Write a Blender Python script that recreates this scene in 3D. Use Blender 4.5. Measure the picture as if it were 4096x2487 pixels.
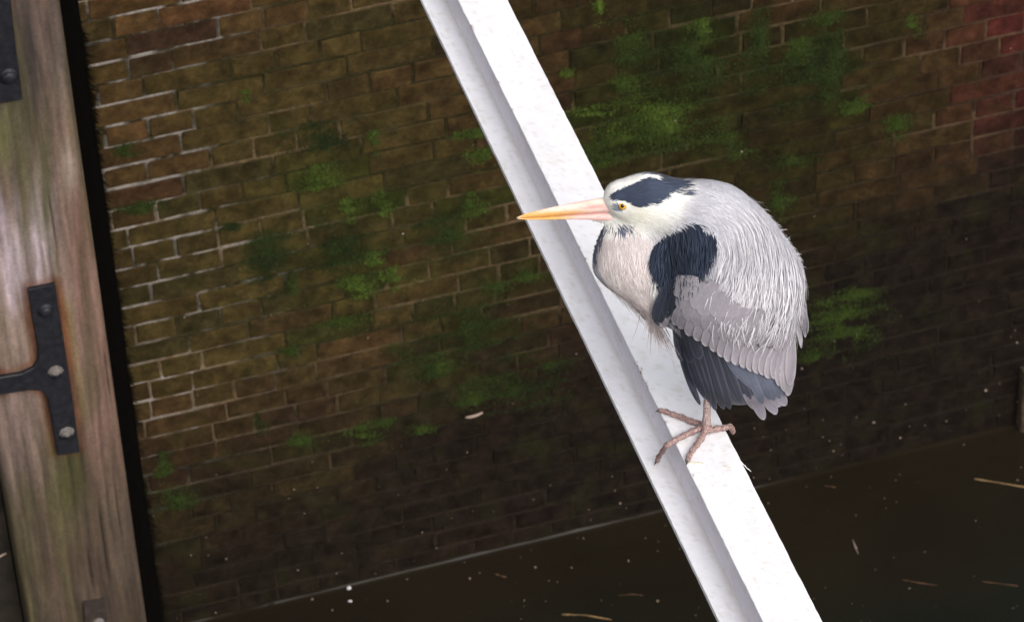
import bpy, bmesh, math, random
import numpy as np
from mathutils import Vector, Matrix

random.seed(7)
rng = np.random.default_rng(7)
for o in list(bpy.data.objects):
    bpy.data.objects.remove(o)
S = bpy.context.scene
COL = S.collection

# ---------------------------------------------------------------- camera
FPX, CX, CY = 15840.0, 2048.0, 1243.5            # focal length in photo pixels (4096 wide)
PITCH, ROLL = math.radians(41.5), math.radians(2.8)
TOPZ = 2.94                                      # height of the beam's top above the water
CAM = np.array([-0.3162, -4.8067, TOPZ + 4.5275])
_R0 = np.array([1.0, 0, 0]); _U0 = np.array([0, math.sin(PITCH), math.cos(PITCH)])
FW = np.array([0, math.cos(PITCH), -math.sin(PITCH)])
RT = _R0 * math.cos(ROLL) - _U0 * math.sin(ROLL)
UP = _U0 * math.cos(ROLL) + _R0 * math.sin(ROLL)
cam = bpy.data.cameras.new('camera')
cam.sensor_width = 36.0
cam.lens = FPX / 4096 * 36.0
cam.clip_start, cam.clip_end = 0.1, 500
cam.dof.use_dof = True
cam.dof.focus_distance = 6.25
cam.dof.aperture_fstop = 14.0
camo = bpy.data.objects.new('camera', cam)
COL.objects.link(camo)
camo.matrix_world = Matrix(((RT[0], UP[0], -FW[0], CAM[0]), (RT[1], UP[1], -FW[1], CAM[1]),
                            (RT[2], UP[2], -FW[2], CAM[2]), (0, 0, 0, 1)))
S.camera = camo

# ---------------------------------------------------------------- light: overcast sky, broad soft sun
SUN_EL, SUN_AZ = math.radians(42), math.radians(146)   # azimuth from +Y towards +X: over the photographer's right shoulder
w = bpy.data.worlds.new('World'); S.world = w; w.use_nodes = True
nt = w.node_tree
sky = nt.nodes.new('ShaderNodeTexSky'); sky.sky_type = 'NISHITA'; sky.sun_disc = False
sky.sun_elevation = SUN_EL; sky.sun_rotation = SUN_AZ
sky.air_density = 1.0; sky.dust_density = 4.0; sky.ozone_density = 1.0
bg = nt.nodes['Background']; bg.inputs['Strength'].default_value = 0.15
hs = nt.nodes.new('ShaderNodeHueSaturation'); hs.inputs['Saturation'].default_value = 0.22      # cloud cover: nearly colourless sky
nt.links.new(sky.outputs[0], hs.inputs['Color']); nt.links.new(hs.outputs[0], bg.inputs[0])
sun = bpy.data.lights.new('sun', 'SUN'); sun.energy = 1.0; sun.angle = math.radians(70); sun.color = (1, 0.95, 0.88)
suno = bpy.data.objects.new('sun', sun); COL.objects.link(suno)
sd = Vector((math.sin(SUN_AZ) * math.cos(SUN_EL), math.cos(SUN_AZ) * math.cos(SUN_EL), math.sin(SUN_EL)))
suno.rotation_euler = sd.to_track_quat('Z', 'Y').to_euler()
S.view_settings.view_transform = 'Standard'; S.view_settings.look = 'None'
S.view_settings.gamma = 1.0; S.view_settings.use_curve_mapping = False
S.view_settings.exposure = 0.56

# ---------------------------------------------------------------- helpers
def ray(px, py):
    px = np.asarray(px, float); py = np.asarray(py, float)
    d = FW + np.multiply.outer((px - CX) / FPX, RT) - np.multiply.outer((py - CY) / FPX, UP)
    return d
def unp(px, py, P, n):
    """point where the sight line of a photo pixel meets the plane through P with normal n"""
    d = ray(px, py); t = ((np.asarray(P) - CAM) @ np.asarray(n)) / (d @ np.asarray(n))
    return CAM + d * t[..., None] if np.ndim(t) else CAM + d * t
def proj(P):
    d = np.asarray(P) - CAM; z = d @ FW
    return CX + FPX * (d @ RT) / z, CY - FPX * (d @ UP) / z
def nrm(v):
    v = np.asarray(v, float); return v / np.maximum(np.linalg.norm(v, axis=-1, keepdims=True), 1e-9)
def sm(a, b, x):
    t = np.clip((x - a) / (b - a), 0, 1); return t * t * (3 - 2 * t)
def vnoise(x, y, seed=0):
    xi = np.floor(x).astype(np.int64); yi = np.floor(y).astype(np.int64)
    fx = x - xi; fy = y - yi; fx = fx * fx * (3 - 2 * fx); fy = fy * fy * (3 - 2 * fy)
    def h(a, b):
        v = (a * 374761393 + b * 668265263 + seed * 974634527) & 0x7fffffff
        v = ((v ^ (v >> 13)) * 1274126177) & 0x7fffffff
        return ((v ^ (v >> 16)) & 0xffff) / 65535.0
    return (h(xi, yi) * (1 - fx) + h(xi + 1, yi) * fx) * (1 - fy) + (h(xi, yi + 1) * (1 - fx) + h(xi + 1, yi + 1) * fx) * fy
def fbm(x, y, seed=0, o=4):
    s = 0; a = 0.5
    for k in range(o):
        s = s + a * vnoise(x * 2 ** k + 17.3 * k, y * 2 ** k + 5.1 * k, seed + k); a *= 0.5
    return s / (1 - 0.5 ** o)
def inpoly(x, y, poly):
    poly = np.asarray(poly, float); r = np.zeros(np.shape(x), bool); j = len(poly) - 1
    for i in range(len(poly)):
        xi, yi = poly[i]; xj, yj = poly[j]
        c = ((yi > y) != (yj > y)) & (x < (xj - xi) * (y - yi) / (yj - yi + 1e-12) + xi)
        r ^= c; j = i
    return r
def polydist(x, y, poly):
    poly = np.asarray(poly, float); d = np.full(np.shape(x), 1e9); n = len(poly)
    for i in range(n):
        a = poly[i]; b = poly[(i + 1) % n]; ba = b - a
        h = np.clip(((x - a[0]) * ba[0] + (y - a[1]) * ba[1]) / (ba @ ba + 1e-12), 0, 1)
        d = np.minimum(d, np.hypot(x - a[0] - h * ba[0], y - a[1] - h * ba[1]))
    return d
def mesh(name, v, f, mats, parent=None, smooth=True, col=None, uv=None, mi=None):
    me = bpy.data.meshes.new(name)
    me.from_pydata(np.asarray(v, float).tolist() if not isinstance(v, list) else v, [], f.tolist() if isinstance(f, np.ndarray) else f)
    if not isinstance(mats, (list, tuple)): mats = [mats]
    for m in mats: me.materials.append(m)
    if smooth: me.polygons.foreach_set('use_smooth', np.ones(len(me.polygons), bool))
    if col is not None:
        c = np.ones((len(v), 4)); c[:, :3] = col
        at = me.color_attributes.new('col', 'FLOAT_COLOR', 'POINT'); at.data.foreach_set('color', c.ravel())
    if uv is not None:
        ul = me.uv_layers.new(name='UVMap'); li = np.zeros(len(me.loops), np.int32); me.loops.foreach_get('vertex_index', li)
        ul.data.foreach_set('uv', np.asarray(uv, float)[li].ravel())
    if mi is not None: me.polygons.foreach_set('material_index', np.asarray(mi, np.int32))
    me.update()
    o = bpy.data.objects.new(name, me); COL.objects.link(o)
    if parent is not None: o.parent = parent
    return o
def empty(name, label, cat, loc=(0, 0, 0), group=None):
    o = bpy.data.objects.new(name, None); COL.objects.link(o); o.empty_display_size = 0.1
    o.location = loc
    tag(o, label, cat, group); return o
def tag(o, label=None, cat=None, group=None, kind=None):
    if label: o['label'] = label
    if cat: o['category'] = cat
    if group: o['group'] = group
    if kind: o['kind'] = kind
    return o
def grid_faces(nu, nv, off=0, wrap=False):
    """quads of a nv x nu grid of vertices, rows of nu"""
    f = []
    for j in range(nv - 1):
        for i in range(nu if wrap else nu - 1):
            i2 = (i + 1) % nu
            f.append((off + j * nu + i, off + j * nu + i2, off + (j + 1) * nu + i2, off + (j + 1) * nu + i))
    return f
def tube(pts, rad, n=8, cap=True):
    pts = np.asarray(pts, float); m = len(pts); t = nrm(np.gradient(pts, axis=0))
    a = np.array([0, 0, 1.0]) if abs(t[0][2]) < 0.9 else np.array([1.0, 0, 0])
    v = []; u = nrm(np.cross(t[0], a))
    for i in range(m):
        u = nrm(u - t[i] * (u @ t[i])); b = np.cross(t[i], u)
        for k in range(n):
            th = 2 * math.pi * k / n
            v.append(pts[i] + (u * math.cos(th) + b * math.sin(th)) * rad[i])
    f = grid_faces(n, m, 0, True)
    if cap:
        f.append(tuple(range(n))[::-1]); f.append(tuple(range((m - 1) * n, m * n)))
    return np.array(v), f

# ---------------------------------------------------------------- material helpers
class NT:
    def __init__(s, name):
        s.m = bpy.data.materials.new(name); s.m.use_nodes = True; s.t = s.m.node_tree
        s.b = s.t.nodes['Principled BSDF']
    def n(s, typ, **k):
        nd = s.t.nodes.new('ShaderNode' + typ)
        for a, v in k.items():
            if a.startswith('i_'):
                key = a[2:]; key = int(key) if key.isdigit() else key.replace('_', ' ')
                if isinstance(v, bpy.types.NodeSocket): s.t.links.new(v, nd.inputs[key])
                else: nd.inputs[key].default_value = v
            else: setattr(nd, a, v)
        return nd
    def set(s, **k):
        for a, v in k.items():
            key = a.replace('_', ' ')
            if isinstance(v, bpy.types.NodeSocket): s.t.links.new(v, s.b.inputs[key])
            else: s.b.inputs[key].default_value = v
    def noise(s, scale, detail=4, vec=None, rough=0.55):
        nd = s.n('TexNoise'); nd.inputs['Scale'].default_value = scale; nd.inputs['Detail'].default_value = detail
        nd.inputs['Roughness'].default_value = rough
        if vec is not None: s.t.links.new(vec, nd.inputs['Vector'])
        return nd.outputs[0]
    def ramp(s, fac, stops):
        nd = s.n('ValToRGB'); s.t.links.new(fac, nd.inputs[0]); e = nd.color_ramp.elements
        while len(e) < len(stops): e.new(0.5)
        for k, (p, c) in enumerate(stops):
            e[k].position = p; e[k].color = (c, c, c, 1) if np.isscalar(c) else (*c, 1)
        return nd.outputs[0]
    def mix(s, fac, a, b, blend='MIX'):
        nd = s.n('Mix', data_type='RGBA', blend_type=blend)
        for sock, v in ((nd.inputs[0], fac), (nd.inputs[6], a), (nd.inputs[7], b)):
            if isinstance(v, bpy.types.NodeSocket): s.t.links.new(v, sock)
            elif np.isscalar(v): sock.default_value = v
            else: sock.default_value = (*v, 1)
        return nd.outputs[2]
    def math(s, op, a, b=0.0):
        nd = s.n('Math', operation=op)
        for i, v in enumerate((a, b)):
            if isinstance(v, bpy.types.NodeSocket): s.t.links.new(v, nd.inputs[i])
            else: nd.inputs[i].default_value = v
        return nd.outputs[0]
    def bump(s, h, strength, dist, normal=None):
        nd = s.n('Bump'); nd.inputs['Strength'].default_value = strength; nd.inputs['Distance'].default_value = dist
        s.t.links.new(h, nd.inputs['Height'])
        if normal is not None: s.t.links.new(normal, nd.inputs['Normal'])
        s.t.links.new(nd.outputs[0], s.b.inputs['Normal']); return nd.outputs[0]
    def pos(s): return s.n('NewGeometry').outputs['Position']
    def attr(s): return s.n('Attribute', attribute_name='col').outputs['Color']
def simple(name, col, rough=0.6, spec=0.5, metal=0.0, var=0.25, scale=60, bump=0.0):
    m = NT(name); ns = m.noise(scale, 5, m.pos())
    lo = tuple(c * (1 - var) for c in col); hi = tuple(min(1, c * (1 + var)) for c in col)
    m.set(Base_Color=m.ramp(ns, [(0.3, lo), (0.7, hi)]), Roughness=rough, Metallic=metal)
    m.b.inputs['Specular IOR Level'].default_value = spec
    if bump: m.bump(ns, 0.6, bump)
    return m.m
def attrmat(name, rough=0.75, spec=0.3, noise_amt=0.12, scale=200, bump=0.0, bscale=300, sheen=0.0):
    m = NT(name); ns = m.noise(scale, 3, m.pos())
    f = m.ramp(ns, [(0.25, 1 - noise_amt), (0.75, 1 + noise_amt)])
    m.set(Base_Color=m.mix(1.0, m.attr(), f, 'MULTIPLY'), Roughness=rough)
    m.b.inputs['Specular IOR Level'].default_value = spec
    m.b.inputs['Sheen Weight'].default_value = sheen
    if bump: m.bump(m.noise(bscale, 4, m.pos()), 0.7, bump)
    return m.m

# ---------------------------------------------------------------- WALL frame
WAZ = math.radians(14.9)
WD = np.array([math.cos(WAZ), math.sin(WAZ), 0.0])        # along the wall (rightwards)
WN = np.array([math.sin(WAZ), -math.cos(WAZ), 0.0])       # out of the wall, towards the lock chamber
W0 = np.array([-0.2102, 2.7304, 0.0])
def wp(s, z, off=0.0):
    s, z, off = np.broadcast_arrays(np.asarray(s, float), np.asarray(z, float), np.asarray(off, float))
    return W0 + s[..., None] * WD + off[..., None] * WN + z[..., None] * np.array([0, 0, 1.0])
def wall_sz(px, py, off=0.0):
    P = unp(np.asarray(px, float), np.asarray(py, float), W0 + WN * off, WN)
    return (P - W0) @ WD, P[..., 2]

K = 1.6623                                                # 2464-wide view -> photo pixels
PATCH = [(760, 425, 95, 32, .8), (830, 500, 50, 18, 1.), (920, 485, 30, 18, 1.), (900, 340, 20, 22, .6), (900, 628, 32, 13, 1.), (855, 688, 52, 13, 1.), (945, 668, 36, 14, 1.),
 (800, 600, 38, 18, .6), (825, 775, 72, 22, .8), (1130, 490, 55, 22, .7), (1140, 322, 60, 12, .8), (1165, 375, 38, 18, 1.), (1050, 880, 66, 34, .55), (1140, 955, 55, 26, .5),
 (960, 840, 40, 20, .5), (720, 1060, 55, 22, .6), (870, 1045, 46, 14, .6), (920, 1015, 36, 10, .5), (1190, 690, 70, 28, .45), (1270, 655, 55, 24, .4), (1150, 780, 80, 34, .4),
 (700, 845, 26, 14, .6), (1320, 880, 80, 26, .35), (700, 680, 26, 22, .4), (340, 500, 60, 20, .4), (430, 1200, 60, 24, .45), (390, 1110, 30, 40, .4), (590, 220, 14, 6, .8),
 (1440, 272, 95, 16, 1.15), (1560, 255, 100, 20, 1.1), (1500, 330, 90, 30, .9), (1610, 300, 66, 45, .9), (1440, 372, 60, 26, .6), (1360, 178, 34, 10, 1.), (1500, 205, 50, 28, .7),
 (1520, 110, 60, 44, .5), (1690, 70, 36, 26, .8), (1440, 18, 12, 14, 1.5), (1755, 340, 60, 45, .5), (1830, 90, 34, 90, .35), (2000, 160, 44, 120, .35), (1990, 55, 70, 50, .55),
 (1930, 120, 50, 44, .5), (2050, 250, 55, 30, .65), (2155, 302, 48, 20, .75), (2190, 60, 34, 20, .7), (1900, 385, 90, 26, .45), (1870, 480, 36, 36, .45), (2030, 750, 86, 45, .65),
 (2060, 800, 70, 30, .6), (1960, 855, 60, 20, .55), (2070, 705, 46, 20, .7), (1700, 480, 40, 20, .4), (1660, 120, 50, 50, .4), (560, 545, 40, 14, .3), (620, 1010, 40, 20, .3),
 (1010, 1030, 40, 14, .45), (1420, 700, 50, 30, .3), (300, 365, 30, 12, .6), (1690, 150, 190, 110, .30), (1950, 170, 150, 120, .32), (1560, 300, 150, 80, .45), (1120, 800, 150, 110, .28), (830, 600, 150, 110, .25), (1080, 560, 130, 90, .25), (2020, 790, 130, 80, .4), (1240, 930, 150, 70, .25), (780, 330, 120, 60, .2), (640, 620, 60, 90, .18)]
# wet-and-shade / algae fields on the wall (wall coordinates, metres)
def wall_fields(s, z):
    n1 = fbm(s * 3.1 + 7, z * 3.1, 11); n2 = fbm(s * 8 + 3, z * 8 + 9, 21); n3 = fbm(s * 1.3, z * 1.6 + 4, 31)
    damp_shade = sm(1.02, 0.30, z + 0.55 * (n1 - 0.5) + 0.2 * (n2 - .5) - 0.24 * (s + 0.3))      # wet foot of the wall, with lock chamber shade painted in
    clean = sm(-0.70, -1.10, s + 0.55 * (n1 - 0.5) + 0.35 * (n2 - .5) - 0.10 * (z - 1.4)) * (1 - damp_shade)   # lime-white joints by the gate
    red = sm(0.75, 1.25, s + 0.5 * (n3 - 0.5) + 0.2 * (n2 - .5)) * sm(0.75, 1.15, z + 0.3 * (n1 - .5))
    algae = np.clip(sm(0.30, 0.56, n3 * 0.5 + n1 * 0.5) * (1 - 0.85 * red), 0, 1)
    return damp_shade, clean, red, algae
def mixc(a, b, t):
    t = np.asarray(t)[..., None]; return np.asarray(a) * (1 - t) + np.asarray(b) * t
def moss_field(s, z):
    m = np.zeros(np.shape(s))
    for (x, y, rx, ry, br) in PATCH:
        s0, z0 = wall_sz(x * K, y * K); a = rx * K / 1640.0; b = ry * K / 1230.0
        m = m + br * np.exp(-((s - s0) / (a * 1.15)) ** 2 - ((z - z0) / (b * 1.3)) ** 2)
    return np.clip(m, 0, 1)
def brick_col(s, z, seedv):
    damp_shade, clean, red, algae = wall_fields(s, z)
    base = mixc((0.058, 0.025, 0.0115), (0.072, 0.037, 0.0145), seedv)
    base = mixc(base, (0.050, 0.017, 0.011), sm(0.78, 0.85, np.mod(seedv * 7.31, 1)) * 0.9)
    base = mixc(base, (0.024, 0.012, 0.0085), sm(0.84, 0.9, np.mod(seedv * 13.7, 1)) * 0.8)
    base = mixc(base, mixc((0.050, 0.0095, 0.0085), (0.030, 0.0095, 0.0075), np.mod(seedv * 5.1, 1)), red * 0.95)
    base = mixc(base, (0.027, 0.0245, 0.0062), algae * 0.68)
    base = mixc(base, (0.016, 0.024, 0.0035), moss_field(s, z) * 0.7)
    base = base * (1 - 0.55 * sm(-0.8, 0.5, s) * (1 - red))[..., None]  # chamber shade painted in: bricks darken towards the right
    base = mixc(base, (0.0068, 0.0044, 0.0034), damp_shade * 0.92)
    return base
CP0 = 0.0625
def mortar_col(s, z):
    damp_shade, clean, red, algae = wall_fields(s, z)
    n = fbm(s * 25, z * 25, 41)
    c = mixc((0.030, 0.021, 0.010), (0.165, 0.108, 0.060), sm(0.44, 0.66, fbm(s * 3 + 1, z * 8, 51)))
    c = mixc(c, (0.024, 0.024, 0.006), algae * 0.40)
    c = mixc(c, (0.016, 0.024, 0.0035), moss_field(s, z) * 0.75)
    c = c * (1 - 0.40 * sm(-0.8, 0.5, s))[..., None]  # same painted shade on the mortar, darker to the right
    zr = np.abs(np.mod(z + 0.012 + CP0 / 2, CP0) - CP0 / 2); bed = sm(0.0075, 0.0045, zr)
    c = mixc(c, (0.30, 0.265, 0.235), clean * sm(0.30, 0.60, n) * (0.28 + 0.62 * bed))
    c = mixc(c, (0.060, 0.030, 0.021), red * 0.6)
    c = mixc(c, (0.0105, 0.0075, 0.0052), damp_shade * 0.92)
    return c

def brick_material(name, from_object):
    m = NT(name); p = m.pos()
    c = m.n('ObjectInfo').outputs['Color'] if from_object else m.attr()
    n1 = m.noise(22, 5, p, 0.65); n2 = m.noise(90, 5, p, 0.7); n3 = m.noise(9, 4, p); n4 = m.noise(300, 2, p)
    c = m.mix(1.0, c, m.ramp(n1, [(0.28, 0.40), (0.5, 0.95), (0.72, 1.75)]), 'MULTIPLY')
    c = m.mix(1.0, c, m.ramp(n2, [(0.25, 0.62), (0.75, 1.35)]), 'MULTIPLY')
    c = m.mix(m.ramp(n3, [(0.54, 0.0), (0.70, 0.4)]), c, m.mix(0.5, c, (0.022, 0.027, 0.005)))   # thin green film
    c = m.mix(m.ramp(n4, [(0.66, 0.0), (0.74, 0.35)]), c, (0.10, 0.085, 0.06))                 # pale grit specks
    m.set(Base_Color=c, Roughness=m.ramp(n1, [(0.3, 0.62), (0.7, 0.9)]))
    m.b.inputs['Specular IOR Level'].default_value = 0.08
    m.bump(m.math('ADD', n1, m.math('MULTIPLY', n2, 0.6)), 0.6, 0.004)
    return m.m
M_BRICK = brick_material('weathered_brick', True)
M_BRICKV = brick_material('weathered_brick_far', False)
def mortar_material():
    m = NT('lime_mortar'); p = m.pos(); n1 = m.noise(60, 6, p, 0.7); n2 = m.noise(260, 3, p)
    c = m.mix(1.0, m.attr(), m.ramp(n1, [(0.25, 0.5), (0.75, 1.4)]), 'MULTIPLY')
    c = m.mix(1.0, c, m.ramp(n2, [(0.25, 0.7), (0.75, 1.25)]), 'MULTIPLY')
    m.set(Base_Color=c, Roughness=0.9); m.b.inputs['Specular IOR Level'].default_value = 0.08
    m.bump(m.math('ADD', n1, n2), 0.9, 0.005); return m.m
M_MORTAR = mortar_material()

# ---------------------------------------------------------------- brick wall
wall = empty('brick_wall', 'old mossy brown brick lock wall rising out of the dark water', 'brick wall', tuple(W0))
PARENT_INV = Matrix.Translation(-Vector(W0))
def wallmesh(name, v, f, mat, **k):
    return mesh(name, np.asarray(v) - W0, f, mat, wall, **k)
ZT = 2.32
# plain backing body of the wall, carried on above the picture to the coping
def box_pts(s0, s1, z0, z1, o0, o1):
    return wp(np.array([s0, s1, s1, s0, s0, s1, s1, s0]), np.array([z0, z0, z0, z0, z1, z1, z1, z1]), np.array([o0, o0, o1, o1, o0, o0, o1, o1]))
BOXF = [(0, 3, 2, 1), (4, 5, 6, 7), (0, 1, 5, 4), (1, 2, 6, 5), (2, 3, 7, 6), (3, 0, 4, 7)]
wallmesh('backing', box_pts(-4.0, 5.0, -1.0, ZT - 0.01, -0.5, -0.03), BOXF, simple('dark_masonry', (0.05, 0.036, 0.022), 0.9, 0.2), smooth=False)
wallmesh('upper_course_band', box_pts(-4.0, 5.0, ZT - 0.006, 3.15, -0.5, -0.002), BOXF, simple('dark_masonry_top', (0.07, 0.05, 0.03), 0.9, 0.2, scale=12, var=0.5), smooth=False)

CP, BH = 0.0625, 0.0560                           # course pitch, brick height
def brick_mesh(L, H, D, seed):
    r = random.Random(seed); bm = bmesh.new(); bmesh.ops.create_cube(bm, size=1.0)
    for v in bm.verts: v.co = Vector((v.co.x * L, v.co.y * D, v.co.z * H))
    bmesh.ops.bevel(bm, geom=bm.edges[:], offset=0.0022, segments=1, affect='EDGES')
    for v in bm.verts:
        v.co += Vector((r.uniform(-.0035, .0035), r.uniform(-.0007, .0007), r.uniform(-.0028, .0028)))
    me = bpy.data.meshes.new('brick'); bm.to_mesh(me); bm.free()
    me.materials.append(M_BRICK)
    return me
HEAD = [brick_mesh(0.100, BH, 0.06, 100 + i) for i in range(7)]
STRE = [brick_mesh(0.208, BH, 0.06, 200 + i) for i in range(7)]
THRQ = [brick_mesh(0.150, BH, 0.06, 300 + i) for i in range(4)]
bricks = []
rb = random.Random(5)
nrow = int(ZT / CP) + 1
for row in range(-1, nrow):
    z = row * CP + CP / 2 - 0.012; s = -1.5 - rb.random() * 0.2
    head_row = (row % 2 == 0)
    while s < 1.66:
        k = rb.random()
        if head_row: typ = 'h' if k < 0.74 else ('s' if k < 0.9 else 'q')
        else: typ = 's' if k < 0.66 else ('h' if k < 0.9 else 'q')
        L = {'h': 0.1, 's': 0.208, 'q': 0.15}[typ] * rb.uniform(0.97, 1.03); j = rb.uniform(0.004, 0.009)
        if z < ZT - 0.03: bricks.append((s + L / 2, z + rb.uniform(-.0025, .0025), typ, L, rb.uniform(-.0010, .0011), rb.gauss(0, .006), rb.random(), rb.randrange(28)))
        s += L + j
# mortar: flush to slightly proud in the joints, falling back behind the brick faces
ss = np.arange(-1.32, 1.62, 0.0048); zz = np.arange(-0.06, ZT, 0.0042)
SG, ZG = np.meshgrid(ss, zz); inside_ = np.full(SG.shape, 9.0)
wz = 0.0035 * (fbm(SG * 38, ZG * 60, 63) - .5) ; ws = 0.005 * (fbm(SG * 60, ZG * 40, 65) - .5)
for b in bricks:
    i0, i1 = np.searchsorted(ss, [b[0] - b[3] / 2 - .02, b[0] + b[3] / 2 + .02]); j0, j1 = np.searchsorted(zz, [b[1] - .045, b[1] + .045])
    if i1 <= i0 or j1 <= j0: continue
    q = np.s_[j0:j1, i0:i1]; dx = np.abs(SG[q] + ws[q] - b[0]) - b[3] / 2; dz = np.abs(ZG[q] + wz[q] - b[1] - (SG[q] - b[0]) * -b[5]) - BH / 2
    inside_[q] = np.minimum(inside_[q], np.maximum(dx, dz))
joint = sm(-0.0045, 0.0005, inside_); lush = fbm(SG * 5, ZG * 14, 67)
off = -0.007 + joint * (0.0066 + 0.0024 * (lush - 0.4) + 0.0034 * (fbm(SG * 40, ZG * 60, 61) - 0.5))
mv = wp(SG.ravel(), ZG.ravel(), off.ravel()); nS, nZ = len(ss), len(zz)
a_ = (np.arange(nZ - 1)[:, None] * nS + np.arange(nS - 1)[None]).ravel()
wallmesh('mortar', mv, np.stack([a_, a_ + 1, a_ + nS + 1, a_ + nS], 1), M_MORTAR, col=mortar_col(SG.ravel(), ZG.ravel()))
def vis(s, z):
    px, py = proj(wp(s, z)); return px, py
cand = []
for b in bricks:
    px, py = vis(b[0], b[1])
    inside = (-40 < px < 4130) and (-30 < py < 2480) and px > 230 + 0.14 * py
    beam = (1690 + .478 * py < px < 2030 + .507 * py) or (2480 < px < 3150 and 760 < py < 1560)
    size = (1.0 if inside and not beam else 0.0) * (b[1] + 0.35 - 0.10 * max(0, b[0]))
    cand.append((size, b))
cand.sort(key=lambda t: -t[0])
keep = [b for sz, b in cand[:300]]; rest = [b for sz, b in cand[300:]]
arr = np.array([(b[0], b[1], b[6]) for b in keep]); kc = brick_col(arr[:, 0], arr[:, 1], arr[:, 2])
base_mat = Matrix(((WD[0], -WN[0], 0, 0), (WD[1], -WN[1], 0, 0), (0, 0, 1, 0), (0, 0, 0, 1)))
def brick_matrix(b):
    L0 = {'h': 0.1, 's': 0.208, 'q': 0.15}[b[2]]
    P = wp(b[0], b[1], b[4] - 0.03) - W0
    return Matrix.Translation(Vector(P)) @ base_mat @ Matrix.Rotation(b[5], 4, 'Y') @ Matrix.Diagonal((b[3] / L0, 1, 1, 1))
pool = {'h': HEAD, 's': STRE, 'q': THRQ}
for b, c in zip(keep, kc):
    o = bpy.data.objects.new('brick', pool[b[2]][b[7] % len(pool[b[2]])]); COL.objects.link(o); o.parent = wall
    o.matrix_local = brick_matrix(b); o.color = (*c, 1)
RV, RF, RC = [], [], []; nb = 0
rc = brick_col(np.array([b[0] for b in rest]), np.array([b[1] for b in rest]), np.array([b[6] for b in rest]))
cache = {}
for b, c in zip(rest, rc):
    me = pool[b[2]][b[7] % len(pool[b[2]])]
    if me.name not in cache:
        a = np.zeros(len(me.vertices) * 3); me.vertices.foreach_get('co', a)
        cache[me.name] = (a.reshape(-1, 3), [tuple(p.vertices) for p in me.polygons])
    a, fs = cache[me.name]; Mx = np.array(brick_matrix(b))
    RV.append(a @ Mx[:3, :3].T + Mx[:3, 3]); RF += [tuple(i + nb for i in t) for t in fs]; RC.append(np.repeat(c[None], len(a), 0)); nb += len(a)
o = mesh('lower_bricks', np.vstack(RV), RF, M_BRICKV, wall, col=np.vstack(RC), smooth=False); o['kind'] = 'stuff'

# ---------------------------------------------------------------- water
def water_material():
    m = NT('dark_canal_water'); p = m.pos(); n1 = m.noise(2.2, 3, p); n2 = m.noise(14, 3, p)
    m.set(Base_Color=m.mix(1.0, m.attr(), m.ramp(n1, [(0.3, 0.85), (0.7, 1.12)]), 'MULTIPLY'), Roughness=0.07)
    m.b.inputs['IOR'].default_value = 1.33
    m.bump(m.math('ADD', n1, m.math('MULTIPLY', n2, 0.12)), 0.25, 0.02); return m.m
M_WATER = water_material()
# flat sheet with a raised meniscus where it wets the wall
so = np.concatenate([np.linspace(-40, -2, 12), np.arange(-1.9, 2.0, 0.02), np.linspace(2.1, 40, 12)])
prof = [(-0.012, 0.0075), (-0.004, 0.0068), (0.001, 0.0056), (0.003, 0.0042), (0.0055, 0.0026), (0.0085, 0.0012), (0.013, 0.0003), (0.02, 0.0), (0.08, 0.0), (0.18, 0), (0.3, 0), (0.45, 0), (0.6, 0.0), (0.8, 0), (1.1, 0), (1.6, 0), (2.5, 0.0), (7.0, 0.0)]
wc = []
vv = []
for (d, h) in prof:
    jit = 0.0022 * (fbm(so * 20, so * 0 + 3, 81) - 0.5) + 0.006 * (fbm(so * 2.5, so * 0 + 8, 82) - 0.5) if d < 0.1 else 0 * so
    hh = h * (0.34 + 0.95 * fbm(so * 9, so * 0 + 1, 83)) * (1 - 0.45 * sm(0.2, 1.0, so))
    vv.append(wp(so, hh, d + 0.004 + jit)); wc.append(mixc((0.0132, 0.0100, 0.0060), (0.0088, 0.0104, 0.0080), sm(0.10, 0.75, d + 0.5 * (fbm(so * 2.2, so * 0 + d * 3, 85) - .5) + so * 0)))
o = mesh('water', np.vstack(vv), [t[::-1] for t in grid_faces(len(so), len(prof))], M_WATER, col=np.vstack(wc)); tag(o, kind='structure')

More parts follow.
